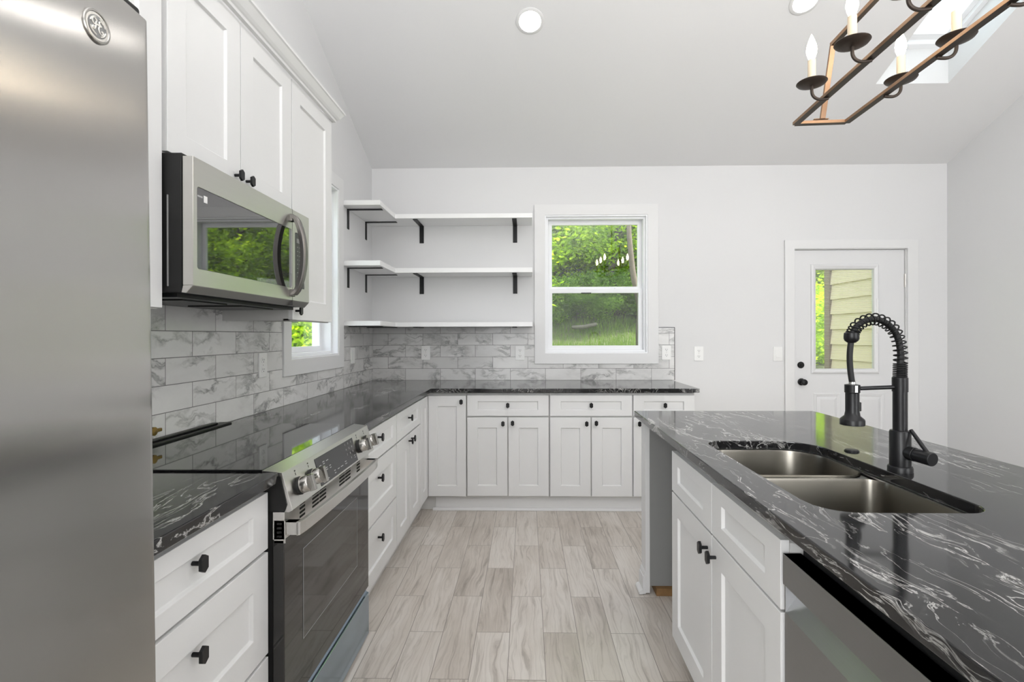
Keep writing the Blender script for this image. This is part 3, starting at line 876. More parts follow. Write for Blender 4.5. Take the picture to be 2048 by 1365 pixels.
# dishwasher
d = thing('dishwasher', 'dark stainless dishwasher with a recessed pocket handle under the island top', 'dishwasher', (isl_x(1.132), 1.132, 0), RIGHT - IPSI)
MB().box(0.004, 0.045, 0.0, 0.598, 0.58, 0.872).build('body', 'cavity_black', d)
m = MB()
m.prism([(0.0, 0.818), (0.040, 0.818), (0.040, 0.740), (0.012, 0.748), (0.0, 0.751)], 0.004, 0.598, axis='X')
m.build('control_strip', 'dish_steel', d, 0.001)
m = MB()
m.prism([(0.004, 0.10), (0.040, 0.10), (0.040, 0.72), (0.004, 0.690)], 0.004, 0.598, axis='X')
m.build('door_panel', 'dish_steel', d, 0.001)
m = MB()
m.add([(0.004, 0.004, 0.690), (0.598, 0.004, 0.690), (0.598, 0.036, 0.735), (0.004, 0.036, 0.735), (0.004, 0.036, 0.755), (0.598, 0.036, 0.755)], [(0, 1, 2, 3), (3, 2, 5, 4)])
m.box(0.004, 0.004, 0.690, 0.008, 0.036, 0.752); m.box(0.594, 0.004, 0.690, 0.598, 0.036, 0.752)
m.build('handle_pocket', 'dish_steel', d)
MB().box(0.0, 0.05, 0.845, 0.602, 0.09, 0.872).build('top_flange', 'cavity_black', d)
# knee wall closing the far end of the island
kw = thing('wall_island', 'short white knee wall closing the far end of the island', 'knee wall', (0.594, 2.556, 0), 0, kind='structure')
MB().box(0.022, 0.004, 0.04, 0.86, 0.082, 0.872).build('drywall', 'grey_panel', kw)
MB().box(0.0, 0.0, 0.006, 0.022, 0.086, 0.872).build('end_board', 'trim_paint', kw, 0.001)
MB().box(0.050, -0.020, 0.0, 0.78, 0.090, 0.038).build('bottom_plate', 'raw_wood', kw, 0.002)
m = MB()
prof = [(0, 0), (-0.014, 0), (-0.014, 0.078), (-0.012, 0.086), (-0.008, 0.088), (-0.008, 0.097), (-0.004, 0.108), (0, 0.110)]
m.prism(prof, 2.552, 2.642, axis='Y')
q = [(-0.014, 0)] + [(-0.014 - 0.019 * math.cos(a), 0.019 * math.sin(a)) for a in [i * PI / 16 for i in range(9)]]
m.prism(q, 2.548, 2.642, axis='Y')
o = m.build('baseboard_island', 'trim_paint', None, loc=(0.594, 0, 0.003)); tag(o, 'short moulded white baseboard on the island end', 'baseboard', kind='structure')
o = MB().box(0.0, 0, 0, 0.03, 2.6, 0.872).build('wall_island_side', 'trim_paint', loc=(1.20, -0.3, 0)); tag(o, 'white panel closing the seating side of the island', 'panel', kind='structure')

# ------------------------------------------------------------------ wall cabinets
XU = -1.029
UD = -XW + XU - 0.002     # depth from door face to the wall
u = thing('wall_cabinet', 'tall white wall cabinet between refrigerator and microwave', 'cabinet', (XU, 0.800, 0), LEFT)
MB().box(0, 0.020, 1.376, 0.618, UD, 2.436).build('body', 'cabinet_side', u)
shaker('door', u, 0.003, 1.380, 0.306, 2.432, 0.08); shaker('door', u, 0.312, 1.380, 0.612, 2.432, 0.083)
u = thing('wall_cabinet', 'white two-door wall cabinet above the microwave', 'cabinet', (XU, 1.420, 0), LEFT)
MB().box(0, 0.020, 1.826, 0.785, UD, 2.436).build('body', 'cabinet_side', u)
shaker('door', u, 0.014, 1.832, 0.386, 2.432, 0.081, 0.077, 0.073, knob=(0.350, 1.868))
shaker('door', u, 0.391, 1.832, 0.782, 2.432, 0.083, 0.077, 0.073, knob=(0.422, 1.868))
u = thing('wall_cabinet', 'tall white wall cabinet to the right of the microwave, beside the window', 'cabinet', (XU, 2.207, 0), LEFT)
MB().box(0, 0.020, 1.376, 0.455, UD, 2.436).build('body', 'cabinet_side', u)
shaker('door', u, 0.003, 1.372, 0.455, 2.432, 0.082, 0.077, 0.090, knob=(0.032, 1.412))
m = MB(); m.box(0, 0.020, 1.368, 0.455, 0.040, 1.376); m.box(0, 0.020, 1.368, 0.016, UD, 1.376)
m.build('bottom_rail', 'cabinet_side', u)
# crown moulding over the three cabinets, with a mitred return
m = MB()
prof = [(0.000, 2.434), (0.014, 2.436), (0.016, 2.446), (0.022, 2.450), (0.030, 2.458), (0.046, 2.484), (0.052, 2.488), (0.052, 2.498), (0.0, 2.500)]
stations = []
Yc0, Yc1 = 0.62, 2.664
for dx, z in prof:
    stations.append([(XU + 0.004 + dx, Yc0, z), (XU + 0.004 + dx, Yc1 + dx, z), (XW + 0.001, Yc1 + dx, z)])
n = len(prof)
vs = [stations[i][j] for j in range(3) for i in range(n)]
fs = [(j * n + i, j * n + (i + 1) % n, (j + 1) * n + (i + 1) % n, (j + 1) * n + i) for j in range(2) for i in range(n)]
fs += [tuple(range(n)), tuple(range(2 * n, 3 * n))[::-1]]
m.add(vs, fs)
o = m.build('crown_molding', 'cabinet_paint'); tag(o, 'white crown molding running along the top of the wall cabinets', 'crown molding')

# ------------------------------------------------------------------ microwave
MX = -0.945
mw = thing('microwave', 'over-the-range stainless microwave with a curved handle and black window', 'microwave', (MX, 1.419, 1.412), LEFT)
MW, MH = 0.766, 0.400           # local: x along the range, y back to the wall, z up
m = MB()
m.box(0.002, 0.034, 0.012, MW - 0.002, -XW + MX - 0.012, MH + 0.010)
m.build('body', 'black_plastic', mw, 0.002)
m = MB(); m.box(0.02, 0.06, 0.000, MW - 0.02, 0.37, 0.013); m.box(0.10, 0.10, -0.004, 0.33, 0.30, 0.002); m.box(0.42, 0.10, -0.004, 0.65, 0.30, 0.002)
m.build('underside_grille', 'black_metal', mw)
m = MB()
m.box(-0.001, 0.072, 0.03, 0.002, 0.075, MH - 0.11)
m.build('seam_strip', 'grey_panel', mw)
# steel front with openings; a chamfered chin leans back at the foot
fw = [(0, 0.032), (MW, 0.032), (MW, MH), (0, MH)]
wx0, wx1, wz0, wz1 = 0.018, 0.607, 0.082, 0.318
px0, px1 = 0.634, 0.722
def curved_front():
    m = MB()
    m.prism(fw, 0, 0.03, holes=[rrect(wx0, wz0, wx1, wz1, 0.008, 3), rrect(px0, 0.086, px1, 0.312, 0.006, 3)], axis='Y')
    m.prism([(0.0, 0.032), (0.03, 0.032), (0.034, 0.012), (0.020, 0.010)], 0, MW, axis='X')
    return m
curved_front().build('front_panel', 'micro_steel', mw, 0.0012)
MB().box(MW * 0.795, -0.0006, 0.012, MW * 0.795 + 0.0016, 0.02, MH).build('door_gap', 'slot_dark', mw)
MB().prism(rrect(wx0 + 0.0008, wz0 + 0.0008, wx1 - 0.0008, wz1 - 0.0008, 0.008, 3), 0.0015, 0.012, axis='Y').build('window', 'micro_window', mw)
cp = MB().prism(rrect(px0 + 0.0008, 0.0868, px1 - 0.0008, 0.3112, 0.006, 3), 0.0015, 0.012, axis='Y').build('control_panel', 'display_black', mw)
MB().box(px0 + 0.016, 0.0008, 0.272, px1 - 0.030, 0.0016, 0.290).build('clock_display', 'screen_metal', cp)
m = MB()
for r_ in range(9):
    for q in range(3):
        zz = 0.255 - r_ * 0.0175
        m.box(px0 + 0.020 + q * 0.020, 0.0009, zz - 0.002, px0 + 0.030 + q * 0.020, 0.0016, zz + 0.0015)
m.build('key_legend', 'grey_panel', cp)
st = MB().box(0.050, 0.0006, 0.280, 0.066, 0.0016, 0.300).build('sticker', 'white_plastic', mw)
m = MB()
for i in range(6):
    m.box(0.022 + i * 0.0038, 0.0008, 0.2905, 0.0245 + i * 0.0038, 0.0016, 0.2950)
m.build('window_marking', 'legend_white', mw)
# bowed handle
hp = []
for i in range(21):
    t = i / 20
    zz = 0.052 + 0.318 * t
    bow = math.sin(PI * t) ** 0.62
    hp.append((0.0, -0.012 - 0.042 * bow, zz))
m = MB()
vs, fs = [], []
for p in hp:
    for dx, dy in ((-0.014, 0.010), (-0.016, -0.006), (-0.010, -0.011), (0.010, -0.011), (0.016, -0.006), (0.014, 0.010)):
        vs.append((0.596 + dx, p[1] + dy, p[2]))
for i in range(len(hp) - 1):
    for j in range(6):
        fs.append((i * 6 + j, i * 6 + (j + 1) % 6, (i + 1) * 6 + (j + 1) % 6, (i + 1) * 6 + j))
fs += [tuple(range(6)), tuple(range(20 * 6, 21 * 6))[::-1]]
m.add(vs, fs)
m.box(0.584, -0.012, 0.046, 0.608, 0.0, 0.075); m.box(0.584, -0.012, 0.347, 0.608, 0.0, 0.376)
m.build('handle', 'handle_steel', mw, 0.001, smooth=True)

# ------------------------------------------------------------------ range
rg = thing('kitchen_range', 'stainless slide-in electric range with black glass top and oven door', 'range', (-0.690, 1.421, 0), LEFT)
RW = 0.762                          # local: x along the run, y towards the wall, z up
RD = -XW - 0.690 - 0.0115           # to the tiles
MB().box(0.004, 0.030, 0.03, RW - 0.004, RD, 0.905).build('body', 'cavity_black', rg)
MB().box(0.0, 0.058, 0.906, RW, RD - 0.055, 0.9195).build('cooktop', 'black_glass', rg, 0.002)
m = MB(); m.box(0.0, RD - 0.054, 0.906, RW, RD, 0.926); m.box(0.06, RD - 0.030, 0.926, RW - 0.06, RD - 0.004, 0.934)
m.build('rear_vent', 'black_metal', rg, 0.003)
# top strip and leaning control panel
pt = [(0.060, 0.9185), (0.002, 0.912), (-0.028, 0.806), (-0.018, 0.800), (0.030, 0.806), (0.060, 0.880)]
m = MB(); m.prism(pt, -0.001, RW + 0.001, axis='X')
m.build('control_panel', 'range_steel', rg, 0.0012)
m = MB()
for x0_, x1_ in ((-0.0035, -0.0012), (RW + 0.0012, RW + 0.0035)):
    m = MB(); m.prism([(0.062, 0.905), (0.006, 0.902), (-0.012, 0.822), (-0.006, 0.803), (0.062, 0.803)], x0_, x1_, axis='X')
    m.build('side_cover', 'black_plastic', rg)
def on_panel(u, h, out):
    """point on the leaning panel: u along, h from 0 (foot) to 1 (top), out from its face"""
    b, t = Vector((0, -0.028, 0.806)), Vector((0, 0.002, 0.912))
    dirv = (t - b); nrm = Vector((0, -dirv.z, dirv.y)).normalized()
    p = b + dirv * h + nrm * out
    return Vector((u, p.y, p.z))
pd = (Vector((0, 0.002, 0.912)) - Vector((0, -0.028, 0.806))).normalized()
pn = Vector((0, -pd.z, pd.y))
def panel_box(m, u0, u1, h0, h1, o0, o1):
    vs = [on_panel(u, hh, oo) for oo in (o0, o1) for u, hh in ((u0, h0), (u1, h0), (u1, h1), (u0, h1))]
    m.add(vs, [(0, 1, 2, 3), (7, 6, 5, 4), (0, 4, 5, 1), (1, 5, 6, 2), (2, 6, 7, 3), (3, 7, 4, 0)])
dp = MB(); panel_box(dp, 0.205, 0.557, 0.06, 0.88, -0.001, 0.0015)
dp = dp.build('display', 'display_black', rg)
def text(name, body, size, u, h, parent, mat='legend_white'):
    c = bpy.data.curves.new(name, 'FONT')
    c.body = body; c.size = size; c.align_x = 'CENTER'; c.align_y = 'CENTER'; c.extrude = 0.0002
    f = bpy.data.objects.new(name, c); COL.objects.link(f)
    bpy.context.view_layer.update()
    me = bpy.data.meshes.new_from_object(f.evaluated_get(bpy.context.evaluated_depsgraph_get()))
    bpy.data.objects.remove(f)
    me.materials.clear(); me.materials.append(MAT[mat])
    o = bpy.data.objects.new(name, me); COL.objects.link(o); o.parent = parent
    X = Vector((1, 0, 0)); Yv = pd; Z = X.cross(Yv)
    p = on_panel(u, h, 0.0020)
    o.matrix_local = Matrix(((X.x, Yv.x, Z.x, p.x), (X.y, Yv.y, Z.y, p.y), (X.z, Yv.z, Z.z, p.z), (0, 0, 0, 1)))
    return o
for i, t_ in enumerate('123456789'):
    text('key_legend', t_, 0.011, 0.470 + (i % 3) * 0.030, 0.78 - (i // 3) * 0.17, dp)
text('key_legend', '0', 0.011, 0.500, 0.27, dp)
m = MB()
for u, h_, w_ in ((0.232, 0.62, 0.016), (0.262, 0.68, 0.016), (0.262, 0.62, 0.014), (0.292, 0.66, 0.018), (0.236, 0.42, 0.018), (0.268, 0.47, 0.026), (0.268, 0.41, 0.026),
                  (0.304, 0.47, 0.012), (0.304, 0.40, 0.012), (0.235, 0.17, 0.018), (0.235, 0.11, 0.014), (0.268, 0.15, 0.014), (0.330, 0.24, 0.012), (0.330, 0.16, 0.012),
                  (0.364, 0.22, 0.016), (0.396, 0.22, 0.022), (0.438, 0.28, 0.016), (0.438, 0.21, 0.018), (0.536, 0.28, 0.012), (0.536, 0.21, 0.012)):
    m = MB(); panel_box(m, u - w_ / 2, u + w_ / 2, h_ - 0.010, h_ + 0.010, 0.0014, 0.0019)
    m.build('button_legend', 'legend_white', dp)
AX = (tuple(Vector((1, 0, 0))), tuple(pd), tuple(pn))
for u in (0.068, 0.156, RW - 0.156, RW - 0.068):
    p = on_panel(u, 0.46, 0.0)
    k_ = MB().lathe([(0.026, 0), (0.027, 0.006), (0.022, 0.010), (0.0, 0.010)], p, AX).build('burner_knob', 'black_plastic', rg, smooth=True)
    MB().lathe([(0.021, 0.009), (0.0245, 0.011), (0.0235, 0.032), (0.021, 0.035), (0, 0.0352)], p, AX).build('knob_ring', 'knob_steel', k_, smooth=True)
    g = MB()
    a_, b_, c_ = Vector(AX[0]), Vector(AX[1]), Vector(AX[2])
    vs = [p + a_ * x + b_ * y + c_ * z for z in (0.030, 0.050) for x, y in ((-0.007, -0.0245), (0.007, -0.0245), (0.007, 0.0245), (-0.007, 0.0245))]
    g.add(vs, [(0, 1, 2, 3), (7, 6, 5, 4), (0, 4, 5, 1), (1, 5, 6, 2), (2, 6, 7, 3), (3, 7, 4, 0)])
    g.build('knob_grip', 'knob_steel', k_, 0.002)
    g = MB()
    panel_box(g, u - 0.003, u + 0.003, 0.86, 0.90, 0, 0.0006); panel_box(g, u - 0.0012, u + 0.0012, 0.76, 0.83, 0, 0.0006)
    g.build('knob_mark', 'slot_dark', k_)
# vent strip under the panel
m = MB(); m.box(0.0, -0.004, 0.722, RW, 0.03, 0.800)
vs_ = m.build('vent_strip', 'range_steel', rg, 0.001)
for u0, u1 in ((0.096, 0.132), (0.186, 0.236), (0.242, 0.296), (0.420, 0.474), (0.480, 0.536), (0.610, 0.646)):
    m = MB()
    for i in range(4):
        m.box(u0, -0.0048, 0.786 - i * 0.0125, u1, -0.0035, 0.7925 - i * 0.0125)
    m.build('vent_slots', 'cavity_black', vs_)
# oven door
m = MB(); m.box(0.0, -0.003, 0.215, RW, 0.03, 0.721)
od = m.build('oven_door', 'oven_glass', rg, 0.002)
m = MB(); m.box(0.122, -0.0036, 0.372, 0.612, -0.0024, 0.645)
ow = m.build('oven_window', 'oven_window', od)
MB().prism([(0.1195, 0.3695), (0.6145, 0.3695), (0.6145, 0.6475), (0.1195, 0.6475)], -0.0042, -0.0030, holes=[[(0.122, 0.372), (0.612, 0.372), (0.612, 0.645), (0.122, 0.645)]], axis='Y').build('window_border', 'screen_metal', ow)
m = MB()
for z0 in range(4):
    m.box(-0.0008, 0.004, 0.722 + 0.012 * z0 + 0.006, 0.0006, 0.018, 0.722 + 0.012 * z0 + 0.012)
m.box(0.0, -0.006, 0.712, 0.002, 0.026, 0.776, 1)
m.build('side_vent', ['cavity_black', 'range_steel'], od)
# handle: wide flat bar bowed out from two posts
hb = MB()
N = 25
vs, fs = [], []
for i in range(N):
    t = i / (N - 1)
    y = -0.046 - 0.012 * math.sin(PI * t) ** 0.5
    x = 0.004 + (RW - 0.008) * t
    for dy, dz in ((0, 0.734), (0, 0.770), (0.010, 0.772), (0.010, 0.732)):
        vs.append((x, y + dy, dz))
for i in range(N - 1):
    for j in range(4):
        fs.append((i * 4 + j, i * 4 + (j + 1) % 4, (i + 1) * 4 + (j + 1) % 4, (i + 1) * 4 + j))
fs += [(0, 1, 2, 3), tuple((N - 1) * 4 + j for j in (3, 2, 1, 0))]
hb.add(vs, fs)
hb.box(0.004, -0.040, 0.734, 0.030, -0.003, 0.770); hb.box(RW - 0.030, -0.040, 0.734, RW - 0.004, -0.003, 0.770)
hb.build('oven_handle', 'range_steel', od, 0.0012)
m = MB(); m.prism([(-0.004, 0.012), (0.03, 0.012), (0.03, 0.205), (0.012, 0.203), (0.004, 0.192), (-0.004, 0.190)], 0.0, RW, axis='X')
m.build('storage_drawer', 'film_steel', rg, 0.0015)

# ------------------------------------------------------------------ refrigerator
fr = thing('refrigerator', 'tall brushed stainless refrigerator with a round badge at the left edge', 'refrigerator', (-0.547, 0.758, 0.0), LEFT)
FW, FHt, FD = 0.91, 1.772, -XW - 0.547 - 0.03
lean = Matrix.Rotation(-0.0118, 4, 'X')
# local x runs away from the viewer to the far edge at x=0; the box extends to x=-FW
MB().box(-FW + 0.004, 0.065, 0.02, -0.006, FD, 1.745).build('body', 'gap_grey', fr, 0.004)
def door_profile(x0, x1):
    pts = []
    r = 0.015
    for i in range(7):
        a = PI / 2 * i / 6
        pts.append((x0 + r - r * math.cos(a), r - r * math.sin(a)))
    n = 14
    for i in range(1, n):
        t = i / n
        x = x0 + r + (x1 - x0 - 2 * r) * t
        pts.append((x, -0.007 * math.sin(PI * t)))
    for i in range(7):
        a = PI / 2 * i / 6
        pts.append((x1 - r + r * math.sin(a), r - r * math.cos(a)))
    return pts + [(x1, 0.058), (x0, 0.058)]
for x0, x1 in ((-0.455 + 0.002, 0.0), (-FW, -0.455 - 0.002)):
    prof = door_profile(x0, x1)
    m = MB(); m.prism(prof, 0.07, FHt)
    dd = m.build('door', 'fridge_steel', fr, 0.006, 3, smooth=True)
    dd.matrix_local = lean
    if x1 == 0.0:
        MB().box(-0.052, 0.012, FHt + 0.0005, -0.006, 0.060, FHt + 0.020).build('hinge_cap', 'black_plastic', dd, 0.004)
        # round script badge
        bx, bz = -0.106, 1.704
        by = -0.0052
        bd = MB().lathe([(0.0212, 0.002), (0.0212, -0.0012), (0.0202, -0.0022), (0.0182, -0.0024), (0.0174, -0.0014), (0.0, -0.0014)], (bx, by, bz), 'Y', 36).build('badge', 'knob_steel', dd, smooth=True)
        dk = MB().lathe([(0.0143, -0.0013), (0.0143, -0.0018), (0.0, -0.0018)], (bx, by, bz), 'Y', 32).build('badge_field', 'grey_panel', bd)
        def curl(pts):
            P = smooth_path([(bx + a * 0.00095, by - 0.0022, bz + b * 0.00095) for a, b in pts], 6)
            return P
        m = MB()
        for pts in ([(-1.5, 6.5), (-4.5, 9.2), (-8.2, 8.2), (-9.2, 4.4), (-7.0, 1.4), (-3.8, 2.4), (-2.8, 5.4), (-3.6, -0.5), (-5.6, -5.8), (-8.6, -5.2), (-7.8, -2.4), (-5.2, -3.2)],
                    [(8.2, 7.6), (5.2, 9.2), (2.4, 7.6), (2.6, 4.4), (5.4, 2.8), (2.4, 1.2), (1.2, -2.8), (3.0, -7.2), (6.6, -8.2), (8.6, -5.4), (6.6, -3.2), (4.8, -5.0)],
                    [(-2.6, 1.6), (0.2, 2.8), (3.2, 2.2)]):
            m.sweep(curl(pts), 0.0009, 6)
        for a in (0.3, 1.87, 3.44, 5.01):
            m.sweep(curl([(12.6 * math.cos(a + q), 12.6 * math.sin(a + q)) for q in (0, 0.35, 0.7, 1.05)]), 0.0009, 6)
        m.build('badge_monogram', 'sink_rim', bd, smooth=True)
MB().box(-FW + 0.01, 0.01, 0.0, -0.01, 0.06, 0.066).build('toe_grille', 'black_plastic', fr)

# small brass fitting seen past the refrigerator edge
bf = thing('gas_valve', 'small brass valve on the marble tiles at the refrigerator edge', 'valve', (XW + TT, 1.738, 0.968))
MB().lathe([(0.020, 0), (0.020, 0.006), (0.011, 0.008), (0.011, 0.030), (0.015, 0.032), (0.015, 0.046), (0.0, 0.048)], (0, 0, 0), 'X').build('valve_body', 'brass', bf, smooth=True)
m = MB(); m.box(0.034, -0.006, -0.006, 0.044, 0.040, 0.006); m.cyl((0.02, 0, -0.03), (0.02, 0, 0.03), 0.009, 14)
m.build('valve_lever', 'brass', bf, 0.002, smooth=True)

# ------------------------------------------------------------------ corner shelves
def shelf(z0, z1, label):
    s = thing('corner_shelf', label, 'shelf', (XW, YB, z0), 0, 'white corner shelves')
    y0, xl, yb = 3.681 - YB, -1.068 - XW, 4.110 - YB
    m = MB().prism([(0.001, y0), (xl, y0), (xl, yb), (0.049 - XW, yb), (0.049 - XW, -0.001), (0.001, -0.001)], 0, z1 - z0)
    m.build('board', 'shelf_white', s, 0.003)
    for yc in (3.806 - YB, 4.234 - YB):
        m = MB(); m.box(0.0006, yc - 0.0185, -0.150, 0.0056, yc + 0.0185, -0.0005); m.box(0.0006, yc - 0.0185, -0.0056, 0.262, yc + 0.0185, -0.0005)
        m.build('bracket', 'black_metal', s, 0.001)
    for xc in (-0.912 - XW, -0.098 - XW):
        m = MB(); m.box(xc - 0.0185, -0.0056, -0.150, xc + 0.0185, -0.0006, -0.0005); m.box(xc - 0.0185, -0.270, -0.0056, xc + 0.0185, -0.0006, -0.0005)
        m.build('bracket', 'black_metal', s, 0.001)
    return s
shelf(2.258, 2.294, 'topmost white L-shaped corner shelf on black brackets')
shelf(1.815, 1.853, 'middle white L-shaped corner shelf on black brackets')
s = thing('corner_shelf', 'lowest white L-shaped corner shelf resting just above the tiles', 'shelf', (XW, YB, 1.3745), 0, 'white corner shelves')
y0, xl, yb = 3.681 - YB, -1.068 - XW, 4.110 - YB
MB().prism([(0.001, y0), (xl, y0), (xl, yb), (0.049 - XW, yb), (0.049 - XW, -0.001), (0.001, -0.001)], 0, 0.036).build('board', 'shelf_white', s, 0.003)
for yc in (3.806 - YB, 4.234 - YB):
    MB().box(0.0096, yc - 0.0185, -0.0060, 0.262, yc + 0.0185, -0.0005).build('bracket', 'black_metal', s, 0.001)
for xc in (-0.912 - XW, -0.098 - XW):
    MB().box(xc - 0.0185, -0.270, -0.0060, xc + 0.0185, -0.0096, -0.0005).build('bracket', 'black_metal', s, 0.001)

# ------------------------------------------------------------------ outlets and switches
def outlet_parts(root):
    MB().prism(rrect(-0.039, -0.061, 0.039, 0.061, 0.004, 3), -0.006, 0, axis='Y').build('faceplate', 'white_plastic', root, 0.0012)
    for zc in (0.024, -0.024):
        s_ = MB().prism(rrect(-0.0165, zc - 0.015, 0.0165, zc + 0.015, 0.009, 4), -0.0078, -0.006, axis='Y').build('socket', 'white_plastic', root)
        m = MB(); m.box(-0.0085, -0.0082, zc - 0.002, -0.0060, -0.0077, zc + 0.008); m.box(0.0060, -0.0082, zc - 0.001, 0.0085, -0.0077, zc + 0.007)
        m.lathe([(0.0028, -0.0082), (0.0028, -0.0077)], (0, 0, zc - 0.008), 'Y', 10)
        m.build('slots', 'slot_dark', s_)
    MB().lathe([(0.003, -0.0068), (0.003, -0.006)], (0, 0, 0), 'Y', 10).build('screw', 'hinge_metal', root)
OUT = None
def outlet(label, loc, rz):
    global OUT
    if OUT is None:
        OUT = thing('power_outlet', label, 'outlet', loc, rz, 'white duplex outlets'); outlet_parts(OUT); return OUT
    c_ = copy_tree(OUT); c_.location = loc; c_.rotation_euler = (0, 0, rz); c_['label'] = label
    return c_
outlet('white duplex outlet on the back wall tiles under the corner shelves', (-0.877, YB - TT, 1.153), 0)
outlet('white duplex outlet on the back wall tiles just left of the window casing', (-0.057, YB - TT, 1.149), 0)
outlet('white duplex outlet on the narrow tile strip right of the window', (1.204, YB - TT, 1.152), 0)
outlet('white duplex outlet on the bare painted wall right of the tiles', (1.484, YB, 1.142), 0)
outlet('white duplex outlet on the left wall tiles beside the range', (XW + TT, 2.542, 1.153), LEFT)
def switch(label, loc, rz):
    s = thing('light_switch', label, 'switch', loc, rz)
    MB().prism(rrect(-0.039, -0.061, 0.039, 0.061, 0.004, 3), -0.006, 0, axis='Y').build('faceplate', 'white_plastic', s, 0.0012)
    m = MB(); m.prism([(-0.0095, -0.032), (-0.006, -0.033), (-0.006, 0.033), (-0.0075, 0.032)], -0.0165, 0.0165, axis='X')
    m.build('rocker', 'white_plastic', s, 0.0008)
switch('white rocker light switch on the wall left of the door', (2.158, YB, 1.139), 0)
switch('white rocker light switch on the left wall tiles near the corner', (XW + TT, 3.877, 1.149), LEFT)

# ------------------------------------------------------------------ recessed lights
NRM = Vector((0, -SL, -1)).normalized()
def downlight(x, y, label, watts=17):
    z = zceil(y)
    r_ = thing('recessed_light', label, 'ceiling light', (x, y, z), 0, 'recessed ceiling lights')
    W_ = NRM; U_ = Vector((1, 0, 0)); V_ = W_.cross(U_)
    AXS = (tuple(U_), tuple(V_), tuple(W_))
    MB().lathe([(0.088, 0.0005), (0.088, 0.004), (0.082, 0.007), (0.069, 0.008), (0.066, 0.002)], (0, 0, 0), AXS, 40).build('trim_ring', 'trim_paint', r_, smooth=True)
    MB().lathe([(0.068, 0.001), (0.068, 0.0045), (0.0, 0.0055)], (0, 0, 0), AXS, 40).build('lens', 'downlight_lens', r_, smooth=True)
    l = lamp('SPOT', 'downlight', Vector((x, y, z)) + NRM * 0.03, watts, Vector((x, y, 0)), spot_size=math.radians(150), spot_blend=0.9, shadow_soft_size=0.06, color=(1.0, 0.96, 0.90))
    l.parent = r_; l.location = NRM * 0.03
    return r_
downlight(0.026, 3.179, 'round recessed ceiling light above the aisle', 8)
downlight(1.680, 3.085, 'round recessed ceiling light beside the candle chandelier', 8)

# ------------------------------------------------------------------ chandelier
CA = math.atan2(0.048, 0.80)
ch = thing('chandelier', 'long bronze lantern chandelier with candle bulbs over the island', 'chandelier', (1.229, 1.674, 2.200), -CA)
HL, HW = 0.520, 0.104
def bar2(m, x0, y0, z0, x1, y1, z1):
    """box whose underside takes the second material"""
    m.box(x0, y0, z0, x1, y1, z1)
    m.mi[-6] = 1
m = MB()
bt, bh = 0.026, 0.013
for sx in (-1, 1):
    bar2(m, sx * HW - bt / 2, -HL, 0, sx * HW + bt / 2, HL, bh)
for sy in (-1, 1):
    bar2(m, -HW, sy * HL - bt / 2, 0.0006, HW, sy * HL + bt / 2, bh + 0.0006)
m.build('bottom_frame', ['copper_bronze', 'dark_bronze'], ch, 0.001)
for sy in (-1, 1):
    m = MB()
    y0, y1, z1 = sy * (HL - 0.012), sy * (HL - 0.095), 0.285
    w = 0.010
    vs = []
    for (yy, zz) in ((y0, 0.018), (y1, z1)):
        vs += [(-w, yy - 0.006, zz), (w, yy - 0.006, zz), (w, yy + 0.006, zz), (-w, yy + 0.006, zz)]
    m.add(vs, [(0, 1, 2, 3), (7, 6, 5, 4), (0, 4, 5, 1), (1, 5, 6, 2), (2, 6, 7, 3), (3, 7, 4, 0)])
    m.box(-0.030, sy * HL - 0.007, 0.0206, 0.030, sy * HL + 0.007, 0.0236)
    m.build('end_post', ['copper_bronze'], ch, 0.001)
m = MB(); bar2(m, -0.010, -(HL - 0.09), 0.280, 0.010, HL - 0.09, 0.296)
m.build('top_bar', ['copper_bronze', 'dark_bronze'], ch, 0.001)
stem_top = zceil(1.674) - 2.200
MB().cyl((0, 0, 0.29), (0, 0, stem_top - 0.03), 0.007, 12).build('stem', 'dark_bronze', ch, smooth=True)
MB().lathe([(0.06, stem_top - 0.045), (0.065, stem_top - 0.02), (0.065, stem_top + 0.02)], (0, 0, 0)).build('ceiling_canopy', 'dark_bronze', ch, smooth=True)
first = None
for iy, yy in enumerate((0.265, 0.0, -0.265)):
    for sx in (-1, 1):
        xa, xd = sx * (HW - 0.004), sx * 0.160
        arm = [(xa, yy, -0.004), (sx * (HW + 0.010), yy, -0.006), (sx * (HW + 0.030), yy, -0.006), (sx * (HW + 0.046), yy, 0.002), (sx * (HW + 0.055), yy, 0.018), (xd, yy, 0.046)]
        MB().sweep(smooth_path(arm, 5), 0.0055, 12).build('arm', 'dark_bronze', ch, smooth=True)
        MB().lathe([(0.006, 0.044), (0.030, 0.046), (0.048, 0.052), (0.053, 0.058), (0.052, 0.060), (0.030, 0.050), (0.010, 0.049)], (xd, yy, 0)).build('drip_pan', 'dark_bronze', ch, smooth=True)
        MB().lathe([(0.0135, 0.050), (0.0135, 0.143), (0.010, 0.146), (0.0, 0.146)], (xd, yy, 0)).build('candle_sleeve', 'candle_sleeve', ch, smooth=True)
        MB().lathe([(0.009, 0.145), (0.012, 0.152), (0.0175, 0.170), (0.0185, 0.182), (0.0160, 0.200), (0.0095, 0.220), (0.0035, 0.236), (0.0, 0.243)], (xd, yy, 0)).build('bulb', 'bulb_glow', ch, smooth=True)

# ------------------------------------------------------------------ outside
rng = np.random.default_rng(5)
